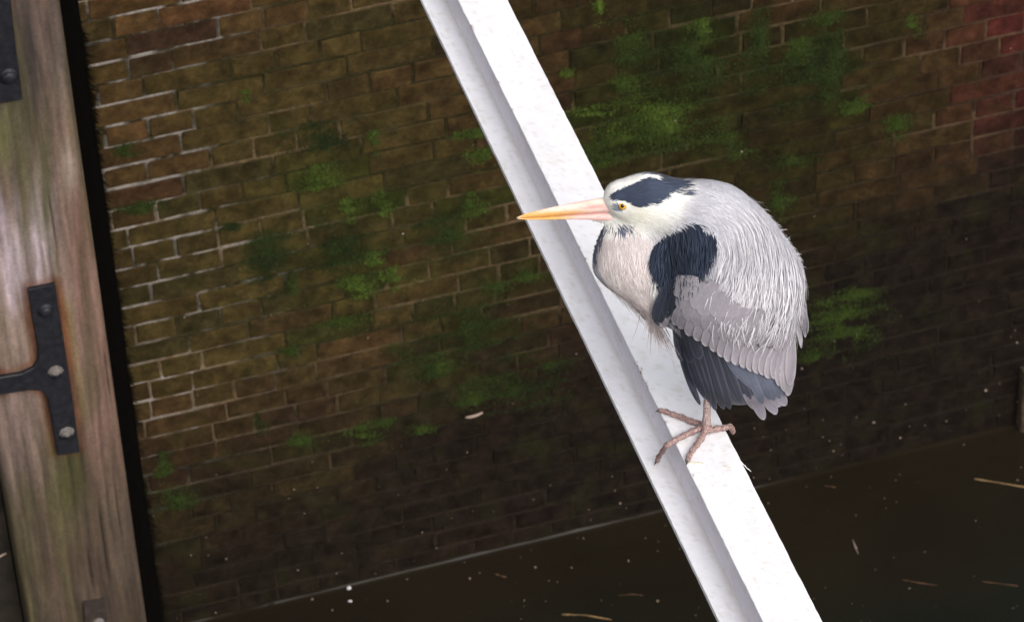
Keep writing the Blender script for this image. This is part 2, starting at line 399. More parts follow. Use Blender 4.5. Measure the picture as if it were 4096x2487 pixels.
# ---------------------------------------------------------------- moss on the wall
# (x, y, rx, ry, brightness) of each cushion as seen in the photo, 2464-pixel wide frame, laid onto the wall plane
MV, MF, MC = [], [], []; k0 = 0
for (x, y, rx, ry, br) in PATCH:
    x, y, rx, ry = (q * 1.6623 for q in (x, y, rx, ry))
    n = int(rx * ry * 0.80 * (0.6 + 0.6 * br) * (0.35 if rx > 110 else 1)) + 90
    r = np.abs(rng.normal(0, 0.72, n)); th = rng.uniform(0, 2 * np.pi, n)
    ex = x + rx * r * np.cos(th); ey = y + ry * r * np.sin(th)
    s, z = wall_sz(ex, ey)
    msk = (fbm(s * 15, z * 24, 91) + 0.22 * (1 - r) + 0.05 * rng.normal(0, 1, n)) > 0.52
    # moss roots in the joints: pull a share of it onto the bed joints
    s, z, r = s[msk], z[msk], r[msk]; n = len(s)
    if n == 0: continue
    zj = np.round((z + 0.012) / CP) * CP - 0.012 + rng.normal(0, 0.006, n); pull = rng.random(n) < 0.4
    z = np.where(pull, zj, z)
    offv = rng.uniform(0, 1, n) ** 1.5 * (0.002 + 0.007 * np.clip(1.2 - r, 0, 1) * fbm(s * 40, z * 40, 95) * 1.6)
    P = wp(s, z, offv)
    d = nrm(WN * rng.uniform(0.0, 0.5, n)[:, None] + WD * rng.normal(0, 0.8, n)[:, None] + np.array([0, 0, 1.0]) * rng.normal(-0.3, 0.7, n)[:, None])
    L = rng.uniform(0.0020, 0.0046, n)[:, None]; side = nrm(np.cross(d, WN + rng.normal(0, .35, (n, 3)))) * L * rng.uniform(.25, .45, n)[:, None]
    MV.append(np.stack([P - side * .4, P + d * L * .5 - side, P + d * L, P + d * L * .5 + side], 1).reshape(-1, 3))
    MF.append(k0 + np.arange(n * 4).reshape(-1, 4)); k0 += n * 4
    lum = (0.50 + 0.55 * br) * (0.75 + 0.5 * rng.random(n)) * (0.35 + 1.3 * fbm(s * 14, z * 14, 97))
    c = mixc((0.015, 0.025, 0.0035), (0.044, 0.066, 0.007), np.clip(br * rng.random(n) * 1.2, 0, 1)) * lum[:, None] * 1.25
    MC.append(np.repeat(c, 4, 0))
M_MOSS = attrmat('moss_green', 0.8, 0.2, 0.2, 400)
o = mesh('moss', np.vstack(MV), np.vstack(MF), M_MOSS, col=np.vstack(MC))
tag(o, 'green moss cushions clinging to the joints of the brick wall', 'moss', kind='stuff')

# ---------------------------------------------------------------- lock gate at the left
GO = 0.35                                                 # gate face stands this far out from the wall
sr = float(wall_sz(415., 1243., GO)[0]); sl = float(wall_sz(112., 2487., GO)[0])
gate = empty('lock_gate', 'weathered timber lock gate post with black iron straps at the left', 'lock gate', tuple(wp((sl + sr) / 2, 0.0, GO)))
G0 = wp((sl + sr) / 2, 0.0, GO)
def gpt(s, z, o): return wp(s, z, GO + o) - G0
def gsz(x, y): return wall_sz(np.asarray(x, float) * K, np.asarray(y, float) * K, GO)
# iron strap outlines on the gate face, in (s, z)
def outline(pts):
    a = np.array(pts, float); s, z = gsz(a[:, 0], a[:, 1]); return np.stack([s, z], 1)
STRAP = outline([(65, 690), (130, 677), (148, 790), (166, 905), (190, 1080), (136, 1088), (124, 1010), (112, 950), (100, 934), (70, 932), (30, 938), (-60, 952), (-60, 912), (0, 900), (50, 892), (78, 878), (90, 860), (88, 830), (76, 760)])
STRAP2 = outline([(-60, -60), (18, -60), (34, 90), (52, 232), (20, 240), (-60, 250)])
CLAMP = outline([(198, 1444), (250, 1436), (262, 1540), (206, 1545)])
pw = sr - sl
cu = np.concatenate([[0, 0.0], np.linspace(0.0, 1, 68), [1.0, 1.0]])
us = sl + pw * np.linspace(0, 1, 72)
zs = np.arange(-0.3, 2.75, 0.0075)
SG, ZG = np.meshgrid(us, zs); U = (SG - sl) / pw
edge = np.minimum(U, 1 - U) * pw
rr = 0.016
o_ = np.where(edge < rr, -(rr - np.sqrt(np.maximum(rr * rr - (rr - np.minimum(edge, rr)) ** 2, 0))), 0)
grain = fbm(SG * 95 + 3.0 * fbm(SG * 5, ZG * 2.5, 5), ZG * 4.0, 101, 5)
fine = 0.5 * fbm(SG * 330, ZG * 10, 103) + 0.5 * fbm(SG * 160, ZG * 60, 104)
o_ = o_ + 0.0030 * (grain - 0.5) + 0.0016 * (fine - 0.5)
crack = np.zeros_like(SG)
for (x, y0, y1, wd) in [(232, 1180, 1440, .003), (205, 1290, 1450, .0028), (262, 1060, 1330, .0018), (180, 300, 660, .0016), (112, 420, 640, .0016), (290, 1000, 1300, .0016), (245, 800, 1010, .0012), (60, 1250, 1400, .0015)]:
    s0, zA = gsz(x + (y0 - 750) * .0, y0); s1, zB = gsz(x, y1)
    lo, hi = min(zA, zB), max(zA, zB); sc_ = s0 + 0.004 * (fbm(ZG * 4, ZG * 0 + x, 107) - .5)
    crack = np.maximum(crack, np.exp(-((SG - sc_) / wd) ** 2) * sm(lo, lo + .1, ZG) * sm(hi, hi - .1, ZG))
o_ = o_ - 0.007 * crack
v = gpt(SG.ravel(), ZG.ravel(), o_.ravel())
# weathering: grey-brown wood, pale lilac runs, green algae below the iron, rust round it
gx, gy = proj(v + G0); gx = gx / K; gy = gy / K
gs, gz = SG.ravel(), ZG.ravel(); g1 = fbm(gs * 14, gz * 3, 111); g2 = fbm(gs * 50, gz * 5, 113); g3 = fbm(gs * 6, gz * 6, 117)
Uf = U.ravel()
c = mixc((0.150, 0.104, 0.078), (0.270, 0.200, 0.160), sm(0.3, 0.7, g1))
c = mixc(c, (0.200, 0.120, 0.085), sm(0.62, 0.95, Uf + .2 * (g1 - .5)) * sm(0.5, 1.0, gz) * 0.8)
zl = lambda y: float(gsz(150, y)[1])
c = mixc(c, (0.330, 0.260, 0.270), sm(0.42, 0.62, g2) * sm(zl(480), zl(560), gz) * sm(zl(400), zl(470), gz * 1.0) * 0 )
band = sm(zl(760), zl(690), gz) * sm(zl(380), zl(470), gz)
c = mixc(c, (0.40, 0.32, 0.34), band * sm(0.50, 0.60, fbm(gs * 34, gz * 1.6, 119)) * sm(.75, .45, Uf) * 0.85)
c = mixc(c, (0.125, 0.115, 0.040), sm(0.50, 0.66, fbm(gs * 22 + 3, gz * 1.3, 121)) * sm(zl(900), zl(380), gz) * sm(zl(180), zl(330), gz) * sm(.8, .4, Uf) * 0.8)
c = mixc(c, (0.075, 0.058, 0.050), sm(zl(520), zl(330), gz) * sm(0.42, 0.6, fbm(gs * 18, gz * 1.2, 123)) * sm(0.8, 0.35, Uf) * 0.8)
d1 = np.minimum(polydist(gs, gz, STRAP), polydist(gs, gz, STRAP2) * 1.5); ins = inpoly(gs, gz, STRAP) | inpoly(gs, gz, STRAP2)
d1 = np.where(ins, 0, d1)
sA, zA = gsz(170, 1090)
alg = np.exp(-((gs - sA - .004) / .034) ** 2) * sm(zA - 0.17, zA - 0.03, gz) * sm(zA + 0.03, zA - 0.01, gz)
alg2 = np.exp(-((gs - (gsz(178, 850)[0])) / .012) ** 2) * sm(zl(1090), zl(1000), gz) * sm(zl(690), zl(770), gz)
c = mixc(c, (0.052, 0.058, 0.010), np.clip(alg * (0.6 + .8 * g2), 0, 0.95)); c = mixc(c, (0.11, 0.115, 0.025), alg2 * 0.75)
c = mixc(c, (0.130, 0.045, 0.014), sm(0.028, 0.004, d1 + 0.018 * (g2 - .5)) * 0.92)
c = mixc(c, (0.052, 0.037, 0.022), sm(1.55, 0.30, gz + .5 * (g3 - .5)) * 0.85)          # wet foot
def smear(cx_, cy_, rx_, ry_, seed):
    return np.clip(1.35 * np.exp(-((gx - cx_) / rx_) ** 2 - ((gy - cy_) / ry_) ** 2) * (0.35 + 1.3 * fbm(gs * 60, gz * 5, seed)), 0, 1)
for (cx_, cy_, rx_, ry_, cc, st_) in [(98, 560, 24, 110, (0.50, 0.41, 0.43), .95), (28, 640, 26, 80, (0.46, 0.38, 0.40), .85), (62, 200, 34, 200, (0.045, 0.036, 0.032), .9), (8, 310, 22, 90, (0.115, 0.120, 0.030), .9), (112, 420, 13, 170, (0.085, 0.080, 0.035), .8),
        (195, 620, 20, 220, (0.21, 0.115, 0.090), .8), (170, 400, 22, 60, (0.36, 0.29, 0.23), .8), (150, 140, 30, 150, (0.16, 0.125, 0.10), .7), (40, 1000, 40, 120, (0.22, 0.155, 0.130), .7), (230, 950, 26, 260, (0.19, 0.115, 0.085), .7), (150, 1220, 110, 60, (0.085, 0.070, 0.038), .6), (170, 1160, 34, 60, (0.050, 0.052, 0.012), .8)]:
    c = mixc(c, cc, smear(cx_, cy_, rx_, ry_, int(cx_ + cy_)) * st_)
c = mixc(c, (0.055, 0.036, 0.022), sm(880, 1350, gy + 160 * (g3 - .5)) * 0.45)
c = mixc(c, (0.062, 0.048, 0.040), sm(zl(420), zl(120), gz) * sm(0.35, 0.6, fbm(gs * 12, gz * 2.2, 127)) * 0.75)
c = mixc(c, (0.075, 0.070, 0.022), sm(0.52, 0.66, fbm(gs * 17, gz * 1.6, 129)) * 0.45)
c = c * np.array((0.75, 0.73, 0.74)) * (0.35 + 1.3 * grain.ravel())[:, None] * (0.55 + 0.9 * fine.ravel())[:, None]
c = c * (1 - 0.75 * crack.ravel())[:, None]
nu, nz = len(us), len(zs); f = grid_faces(nu, nz); n0 = len(v)
# sides and back of the post
sidev = np.vstack([gpt(np.full(nz, sl), zs, np.full(nz, -0.22)), gpt(np.full(nz, sr), zs, np.full(nz, -0.22))])
for j in range(nz - 1):
    f.append((j * nu, (j + 1) * nu, n0 + j + 1, n0 + j)); f.append((j * nu + nu - 1, n0 + nz + j, n0 + nz + j + 1, (j + 1) * nu + nu - 1))
M_WOOD = attrmat('weathered_oak', 0.8, 0.25, 0.18, 160, 0.0015, 260)
mesh('post', np.vstack([v, sidev]), f, M_WOOD, gate, col=np.vstack([c, np.tile((0.03, 0.022, 0.015), (2 * nz, 1))]))
# added black strip painting the shadow gap at the post's right flank, rounded, with ragged weed on its edge
M_GAP_SHADE = simple('gap_shade_black', (0.0018, 0.0016, 0.0014), 0.9, 0.03)
th = np.linspace(-math.pi / 2, math.pi / 2, 10)
ps = np.concatenate([[sr - 0.03], sr + 0.030 + 0.022 * np.cos(th), [sr - 0.03]]); po = np.concatenate([[-0.085], -0.10 + 0.030 * np.sin(th), [-0.2]])
po = np.concatenate([[-0.07], (-0.10 + 0.030 * np.sin(th))[::-1], [-0.2]])
zc = np.arange(-0.3, 2.75, 0.03); vv = []
for z in zc:
    wob = 0.004 * (float(fbm(np.array([z * 7.]), np.array([1.]), 131)[0]) - .5)
    vv.append(gpt(ps + wob, np.full(len(ps), z), po))
mesh('gap_shade_strip', np.vstack(vv), grid_faces(len(ps), len(zc)), M_GAP_SHADE, gate)
nh = 5200; hz = rng.uniform(-0.05, 2.6, nh); dens = fbm(hz * 9, hz * 0 + 2, 133)
hz = hz[dens > 0.36]; nh = len(hz); hl = rng.uniform(0.010, 0.034, nh) * (0.5 + fbm(hz * 12, hz * 0 + 7, 135))
hb = gpt(sr + 0.050 + rng.uniform(-.012, .001, nh), hz, -0.10 + rng.uniform(-.02, .024, nh))
hd = WD * rng.uniform(0.25, 0.9, nh)[:, None] + WN * rng.normal(0, .3, nh)[:, None] + np.array([0, 0, -1]) * rng.uniform(0.3, 1.2, nh)[:, None]
tip = hb + nrm(hd) * hl[:, None]; wv = np.array([0, 0, 1.0]) * 0.0013
hv = np.stack([hb - wv, hb + wv, tip], 1).reshape(-1, 3)
o = mesh('hanging_weed', hv, np.arange(nh * 3).reshape(-1, 3), simple('dark_weed', (0.004, 0.0036, 0.002), 0.9, 0.03), gate); o['kind'] = 'stuff'
# iron work
M_IRON = simple('black_painted_iron', (0.0095, 0.0095, 0.0130), 0.5, 0.3, 0.0, 0.5, 70, 0.002)
M_DROP = simple('whitened_bolt', (0.115, 0.100, 0.092), 0.8, 0.3, 0, 0.5, 160)
def plate(name, poly, o0, th, mat, parent):
    n = len(poly); b = 0.0025; cen = poly.mean(0)
    a1 = poly + (cen - poly) * 0.0
    nn = []
    for i in range(n):
        e = nrm(poly[(i + 1) % n] - poly[i - 1]); nn.append((-e[1], e[0]))
    nn = np.array(nn); area = 0.5 * np.sum(poly[:, 0] * np.roll(poly[:, 1], -1) - np.roll(poly[:, 0], -1) * poly[:, 1])
    inner = poly + nn * b * (1 if area > 0 else -1)
    v = np.vstack([gpt(poly[:, 0], poly[:, 1], o0), gpt(poly[:, 0], poly[:, 1], o0 + th - b), gpt(inner[:, 0], inner[:, 1], o0 + th)])
    f = []
    for i in range(n):
        j = (i + 1) % n; f += [(i, j, n + j, n + i), (n + i, n + j, 2 * n + j, 2 * n + i)]
    f.append(tuple(range(2 * n, 3 * n)))
    if area < 0: f = [t[::-1] for t in f]
    return mesh(name, v, f, mat, parent, smooth=False)
def bolt(x, y, r, o0, mats, parent, frac=0.0):
    s, z = gsz(x, y); v = []; n = 14
    prof = [(1.25, 0.0), (1.25, 0.25), (1.0, 0.28), (0.98, 0.62), (0.80, 0.86), (0.45, 0.98)]
    for (q, h) in prof:
        a = np.linspace(0, 2 * np.pi, n, endpoint=False); v.append(gpt(s + r * q * np.cos(a), z + r * q * np.sin(a), np.full(n, o0 + h * r)))
    v.append(gpt(np.array([float(s)]), np.array([float(z)]), np.array([o0 + r]))); f = grid_faces(n, len(prof), 0, True)
    L = n * len(prof)
    for i in range(n): f.append(((len(prof) - 1) * n + i, (len(prof) - 1) * n + (i + 1) % n, L))
    vv = np.vstack(v); mi = [1 if (frac > 0 and np.mean(vv[list(t)], 0)[2] > float(z) + r * (0.15)) else 0 for t in f]
    return mesh('bolt', vv, f, mats, parent, mi=mi)
st = plate('iron_strap', STRAP, 0.002, 0.010, M_IRON, gate); tag(st, 'black T-shaped iron strap with three bolts')
for (x, y, fr) in [(107, 738, 0), (131, 886, 1), (158, 1033, 1)]: bolt(x, y, 0.0150, 0.0118, [M_IRON, M_DROP], st, fr)
st2 = plate('iron_strap', STRAP2, 0.002, 0.010, M_IRON, gate); bolt(18, 175, 0.017, 0.0118, [M_IRON, M_DROP], st2, 0)
cl = plate('iron_clamp', CLAMP, 0.001, 0.012, simple('rusted_iron', (0.030, 0.022, 0.018), 0.8, 0.2, 0, 0.5, 60, 0.002), gate); bolt(234, 1488, 0.012, 0.0125, [M_IRON, M_DROP], cl, 1)
# dark boards of the gate leaf, set back to the left of the post
M_BOARD = simple('wet_dark_board', (0.020, 0.015, 0.010), 0.7, 0.3, 0, 0.5, 25, 0.004)
for i in range(3):
    b0 = sl - 0.16 * (i + 1) + 0.004; b1 = sl - 0.16 * i - 0.004
    mesh('gate_board', wp(np.array([b0, b1, b1, b0, b0, b1, b1, b0]), np.array([-.3, -.3, -.3, -.3, 2.7, 2.7, 2.7, 2.7]), GO + np.array([-.16, -.16, -.10, -.10, -.16, -.16, -.10, -.10])) - G0, BOXF, M_BOARD, gate, smooth=False)

# ---------------------------------------------------------------- painted beam
BAZ = math.radians(-15.0)
BD = np.array([math.sin(BAZ), math.cos(BAZ), 0.0]); BS = np.array([math.cos(BAZ), -math.sin(BAZ), 0.0])
B_R, B_L, B_STEP, B_LEDGE = 0.0243, -0.0644, 0.069, -0.1080
def round_corner(p0, p1, p2, r, n=4):
    p0, p1, p2 = map(np.array, (p0, p1, p2)); a = nrm(p0 - p1); b = nrm(p2 - p1)
    return [tuple(p1 + a * r * (1 - t) ** 2 + b * r * t ** 2) for t in np.linspace(0, 1, n)]
raw = [(B_R, 0), (B_L, 0), (B_L, -B_STEP), (B_LEDGE, -B_STEP), (B_LEDGE, -B_STEP - 0.012), (B_L + 0.01, -B_STEP - 0.014), (B_L + 0.01, -0.15), (B_R, -0.15)]
rad = [0.0018, 0.0016, 0.0018, 0.0018, 0.0018, 0.001, 0.002, 0.002]
prof = []; nr_ = len(raw)
for i in range(nr_):
    a, b = raw[i], raw[(i + 1) % nr_]
    prof += round_corner(raw[i - 1], raw[i], raw[(i + 1) % nr_], rad[i])
    L = math.hypot(b[0] - a[0], b[1] - a[1]); m = int(L / 0.006)
    prof.append((a[0] + (b[0] - a[0]) * (rad[i] + .0006) / L, a[1] + (b[1] - a[1]) * (rad[i] + .0006) / L))
    for k in range(1, m): prof.append((a[0] + (b[0] - a[0]) * k / m, a[1] + (b[1] - a[1]) * k / m)) if rad[i] + .0012 < k * L / m < L - rad[(i + 1) % nr_] - .0012 else None
    q_ = L - rad[(i + 1) % nr_] - .0006; prof.append((a[0] + (b[0] - a[0]) * q_ / L, a[1] + (b[1] - a[1]) * q_ / L))
prof = np.array(prof); tt = np.arange(-3.2, 3.4, 0.0065)
npf = len(prof); T, I = np.meshgrid(tt, np.arange(npf), indexing='ij')
ps_, pz_ = prof[I, 0], prof[I, 1]
wob = 0.0011 * (fbm(T * 16, ps_ * 40 + pz_ * 23, 141) - .5) + 0.0012 * (fbm(T * 60 + ps_ * 100, pz_ * 160 + ps_ * 90, 143, 3) - .5)
nx = nrm(np.roll(prof, -1, 0) - np.roll(prof, 1, 0)); nx = np.stack([nx[:, 1], -nx[:, 0]], 1)
ps_ = ps_ + nx[I, 0] * wob; pz_ = pz_ + nx[I, 1] * wob
bv = np.array([0, 0, TOPZ]) + T.ravel()[:, None] * BD + ps_.ravel()[:, None] * BS + np.array([0, 0, 1.0]) * pz_.ravel()[:, None]
beam = empty('painted_beam', 'long white painted steel beam crossing diagonally under the heron', 'beam', (0, 0, TOPZ))
E0 = np.array([0, 0, TOPZ])
# paint wear kept in vertex colours: cream stains, rust along the groove's edge; groove shading painted in too
q1 = fbm(T * 20, ps_ * 60 + pz_ * 60, 145); q2 = fbm(T * 90, ps_ * 300 + pz_ * 240, 147)
q0 = fbm(T * 5, ps_ * 22 + pz_ * 10, 144); bc = mixc((0.745, 0.735, 0.765), (0.63, 0.615, 0.635), (sm(0.40, 0.72, q0) * 0.55).ravel()); bc = mixc(bc, (0.60, 0.565, 0.53), (sm(0.56, 0.75, q1) * 0.28).ravel())
bc = mixc(bc, (0.50, 0.44, 0.36), (sm(0.66, 0.78, fbm(T * 130, ps_ * 420 + pz_ * 90, 146, 2)) * 0.35).ravel())
web = (np.abs(ps_ - B_L) < .0012) & (pz_ < -.002) & (pz_ > -B_STEP + .001)      # upright web of the section, given painted shade below
bc = bc * np.where((pz_ < -B_STEP * .5) & (ps_ < B_L - .0012), 1.07, 1.03).ravel()[:, None]; bc = np.where(web.ravel()[:, None], bc * np.array((0.88, 0.84, 0.89)), bc)  # shading put into the colour: ledge lightened, web darkened towards lilac
chip = sm(0.70, 0.76, q2) * sm(0.55, 0.7, q1) * (pz_ > -B_STEP + 0.012)
bc = mixc(bc, (0.62, 0.55, 0.45), (chip * 0.35).ravel())
edge = np.exp(-(((ps_ - B_L) / .003) ** 2 + ((pz_) / .004) ** 2))
bc = mixc(bc, (0.22, 0.11, 0.05), (edge * sm(0.62, 0.72, fbm(T * 28, T * 0 + 3, 149)) * sm(.45, .6, fbm(T * 300, T * 0 + 1, 150))).ravel() * 0.9)
low = np.exp(-(((ps_ - B_L) / .006) ** 2 + ((pz_ + B_STEP) / .004) ** 2)); bc = mixc(bc, (0.52, 0.48, 0.46), (low * 0.7).ravel())
def paint():
    m = NT('white_gloss_paint'); p = m.pos(); n1 = m.noise(55, 4, p); n2 = m.noise(230, 3, p, 0.6); n3 = m.noise(16, 4, p)
    c = m.mix(m.ramp(n2, [(0.70, 0.0), (0.76, 0.35)]), m.attr(), (0.60, 0.56, 0.50))
    m.set(Base_Color=c, Roughness=m.ramp(n3, [(0.3, 0.30), (0.7, 0.5)]))
    m.bump(m.math('ADD', n1, m.math('MULTIPLY', n2, 0.45)), 0.55, 0.0030); return m.m
M_PAINT = paint()
f = grid_faces(npf, len(tt), 0, True)
mesh('painted_section', bv - E0, f, M_PAINT, beam, col=bc)
def beam_pt(px, py, h=0.0): return unp(px, py, (0, 0, TOPZ + h), (0, 0, 1))
# curled paint flakes lifting beside the foot
M_FLAKE = simple('cream_paint_flake', (0.60, 0.55, 0.42), 0.6, 0.3, 0, 0.2, 300)
for pts in ([(2750, 1850), (2765, 1848), (2778, 1852), (2790, 1849), (2812, 1853)], [(2899, 1862), (2908, 1866), (2922, 1870)], [(2766, 1903), (2772, 1897), (2775, 1905)]):
    base = beam_pt(np.array([p[0] for p in pts], float), np.array([p[1] for p in pts], float), 0.0012); n = len(base)
    back = base + np.array([0.0008, 0.0026, -0.0010]) * (1 + 0.4 * np.sin(np.arange(n) * 2.1))[:, None]
    tipv = base + np.array([0.0, -0.0006, 0.0013]) * (1 + 0.5 * np.cos(np.arange(n) * 1.7))[:, None]
    low_ = base + np.array([0, -0.0006, -0.0008])
    mesh('paint_flake', np.vstack([back, tipv, low_]) - E0, grid_faces(n, 3), M_FLAKE, beam)
M_RUST = simple('rust_crumbs', (0.20, 0.10, 0.045), 0.9, 0.1, 0, 0.4, 300)
for (x, y, n) in [(2562, 1482, 26), (2590, 1545, 18), (2555, 1470, 10)]:
    P = beam_pt(np.full(n, float(x)) + rng.normal(0, 5, n), np.full(n, float(y)) + rng.normal(0, 10, n), 0.0)
    side = nrm(rng.normal(0, 1, (n, 3))) * 0.0011; up_ = nrm(rng.normal(0, .6, (n, 3)) + np.array([-.4, 0, .8])) * rng.uniform(.001, .0036, n)[:, None]
    mesh('rust_scale', np.stack([P - side, P + side, P + up_], 1).reshape(-1, 3) - E0, np.arange(3 * n).reshape(-1, 3), M_RUST, beam, smooth=False)

# frayed white thread caught on the beam's right edge
tp = [(2962, 1842), (2972, 1856), (2980, 1862), (2988, 1872), (2995, 1876), (3004, 1885)]
P = np.array([unp(a, b, (0, 0, TOPZ - 0.004 - 0.004 * i), (0, 0, 1)) for i, (a, b) in enumerate(tp)])
tv, tf = tube(P, [0.0007, 0.0006, 0.0007, 0.0006, 0.0006, 0.0004], 6)
o = mesh('thread', tv, tf, simple('white_thread', (0.75, 0.73, 0.72), 0.9, 0.1)); tag(o, 'short frayed white thread sticking out from the beam edge by the foot', 'thread')

# ================================================================ HERON
FOOT = np.array([0.0, 0.0, TOPZ])
heron = empty('heron', 'grey heron standing hunched on one leg on the white beam', 'bird', tuple(FOOT))
def z1(X, Y): return 2000 + X / 1.1685, 620 + Y / 1.1685           # enlargement used to measure the bird -> photo pixels
def z3(X, Y): return 2300 + X / 1.995, 1000 + Y / 1.995
def z4(X, Y): return 2500 + X / 3.74, 1550 + Y / 3.74
def sag(px, py, y=0.0): return unp(px, py, (0, y, 0), (0, 1, 0))
def depth(P): return (np.asarray(P) - CAM) @ FW
class Prim:
    def __init__(s, a, ra, b, rb, ky, k=0.03, y=0.0):
        s.a = sag(*a, y); s.b = sag(*b, y); s.ra = ra * depth(s.a) / FPX; s.rb = rb * depth(s.b) / FPX; s.ky = ky; s.k = k; s.y = y
    def d(s, P):
        a = s.a.copy(); b = s.b.copy(); x = P[..., 0]; z = P[..., 2]; y = (P[..., 1] - s.y) / s.ky
        ba = b - a; t = np.clip(((x - a[0]) * ba[0] + (z - a[2]) * ba[2]) / (ba[0] ** 2 + ba[2] ** 2 + 1e-12), 0, 1)
        return np.sqrt((x - a[0] - t * ba[0]) ** 2 + y * y + (z - a[2] - t * ba[2]) ** 2 + 1e-14) - (s.ra + (s.rb - s.ra) * t)
def smin(a, b, k):
    h = np.clip(0.5 + 0.5 * (b - a) / k, 0, 1); return b * (1 - h) + a * h - k * h * (1 - h)
BODY = [Prim((2492, 788), 78, (2585, 785), 96, 0.74, .02),              # head
        Prim((2375, 881), 5, (2470, 862), 40, 0.55, .012),              # chin
        Prim((2585, 785), 92, (2740, 845), 122, 0.70, .02),             # nape, neck
        Prim((2740, 850), 118, (2850, 885), 150, 0.72, .03),
        Prim((2835, 868), 148, (2888, 985), 212, 0.70, .03),            # back and shoulder
        Prim((2888, 985), 212, (2925, 1130), 276, 0.70, .03),
        Prim((2925, 1130), 272, (2965, 1440), 208, 0.66, .03),          # flank
        Prim((2965, 1430), 195, (2972, 1525), 88, 0.50, .03),          # belly
        Prim((2560, 850), 80, (2555, 985), 112, 0.66, .03),             # throat
        Prim((2512, 955), 104, (2532, 1035), 148, 0.62, .02),           # folded neck
        Prim((2532, 1035), 146, (2640, 1215), 92, 0.60, .03)]           # breast
TAILP = [Prim((2965, 1440), 200, (3060, 1640), 90, 0.45, .03)]
def sdf(P, prims=BODY):
    d = None
    for p in prims:
        e = p.d(P); d = e if d is None else smin(d, e, p.k)
    return d
def grad(P, prims=BODY, e=0.0008):
    g = np.stack([sdf(P + np.eye(3)[i] * e, prims) - sdf(P - np.eye(3)[i] * e, prims) for i in range(3)], -1); return nrm(g)
OUTER = BODY + TAILP
def cast(px, py, prims=OUTER):
    """points where sight lines meet the bird's skin (or pass nearest to it)"""
    d = nrm(ray(px, py)); n = len(d); t = np.full(n, 5.2); best = np.full(n, 9.0); bt = t.copy()
    for _ in range(70):
        P = CAM + d * t[:, None]; s = sdf(P, prims); m = s < best; best = np.where(m, s, best); bt = np.where(m, t, bt)
        t = t + np.where(s > 0.0003, np.maximum(s, 0.0012) * 0.6, 0)
    return CAM + d * bt[:, None], d, best < 0.003
def surface_nets(fn, lo, hi, h):
    lo = np.array(lo); hi = np.array(hi); n = np.ceil((hi - lo) / h).astype(int) + 1
    ax = [lo[i] + h * np.arange(n[i]) for i in range(3)]
    G = np.stack(np.meshgrid(*ax, indexing='ij'), -1); V = fn(G); ins = V < 0
    cnt = sum(ins[a:n[0] - 1 + a, b:n[1] - 1 + b, c:n[2] - 1 + c].astype(int) for a in (0, 1) for b in (0, 1) for c in (0, 1))
    act = (cnt > 0) & (cnt < 8); idx = np.full(act.shape, -1); ids = np.argwhere(act); idx[act] = np.arange(len(ids))
    acc = np.zeros((len(ids), 3)); num = np.zeros(len(ids))
    cs = [(a, b, c) for a in (0, 1) for b in (0, 1) for c in (0, 1)]
    for c0 in cs:
        for k in range(3):
            if c0[k]: continue
            c1 = list(c0); c1[k] = 1
            i0 = ids + np.array(c0); i1 = ids + np.array(c1); v0 = V[tuple(i0.T)]; v1 = V[tuple(i1.T)]; m = (v0 < 0) != (v1 < 0)
            t = np.where(m, v0 / (v0 - v1 + 1e-20), 0); p = i0 + t[:, None] * (np.array(c1) - np.array(c0))
            acc += np.where(m[:, None], p, 0); num += m
    verts = lo + h * acc / num[:, None]; faces = []
    for k in range(3):
        u, w_ = (k + 1) % 3, (k + 2) % 3
        s0 = [slice(None)] * 3; s1 = [slice(None)] * 3; s0[k] = slice(0, -1); s1[k] = slice(1, None)
        e = np.argwhere(ins[tuple(s0)] != ins[tuple(s1)]); e = e[(e[:, u] > 0) & (e[:, w_] > 0) & (e[:, u] < n[u] - 1) & (e[:, w_] < n[w_] - 1)]
        a = ins[tuple(e.T)]; q = []
        for (du, dw) in ((-1, -1), (0, -1), (0, 0), (-1, 0)):
            c = e.copy(); c[:, u] += du; c[:, w_] += dw; q.append(idx[tuple(c.T)])
        q = np.stack(q, 1); q[~a] = q[~a][:, ::-1]; faces.append(q)
    return verts, np.vstack(faces)
bv, bf = surface_nets(sdf, (-0.24, -0.14, TOPZ - 0.02), (0.26, 0.14, TOPZ + 0.66), 0.0032)
for _ in range(2): bv = bv - grad(bv) * sdf(bv)[:, None]

# ---- plumage colours, laid out on the bird's own side profile and mirrored to its other side
def prof_px(P):
    Q = np.array(P, float); Q[..., 1] = -np.abs(Q[..., 1]); px, py = proj(Q)
    return (px - 2000) * 1.1685, (py - 620) * 1.1685
C_WHITE = (0.80, 0.785, 0.74); C_GREY = (0.40, 0.39, 0.43); C_STRIPE = (0.044, 0.056, 0.090); C_BLACK = (0.019, 0.025, 0.042)
C_BREAST = (0.56, 0.49, 0.485); C_SLATE = (0.045, 0.048, 0.066); C_LORE = (0.20, 0.22, 0.28); C_COV = (0.36, 0.335, 0.36)
STRIPE = [(508, 200), (516, 182), (560, 160), (620, 136), (672, 108), (700, 104), (742, 112), (752, 104), (742, 92), (760, 60), (900, 60), (880, 100), (850, 122), (825, 146), (790, 175), (760, 200), (720, 225), (690, 238), (650, 245), (615, 235), (592, 218), (560, 212), (530, 214), (510, 210)]
SHOULDER = [(905, 312), (940, 335), (1000, 358), (1012, 380), (1005, 420), (990, 450), (965, 500), (930, 545), (905, 535), (880, 575), (850, 590), (830, 580), (815, 610), (812, 700), (800, 745), (765, 775), (735, 795), (722, 770), (728, 695), (768, 662), (748, 612), (722, 560), (706, 500), (700, 470), (715, 430), (740, 390), (785, 350), (830, 330)]
WHITEBAR = [(720, 560), (745, 600), (775, 655), (760, 690), (730, 700), (715, 640), (712, 590)]
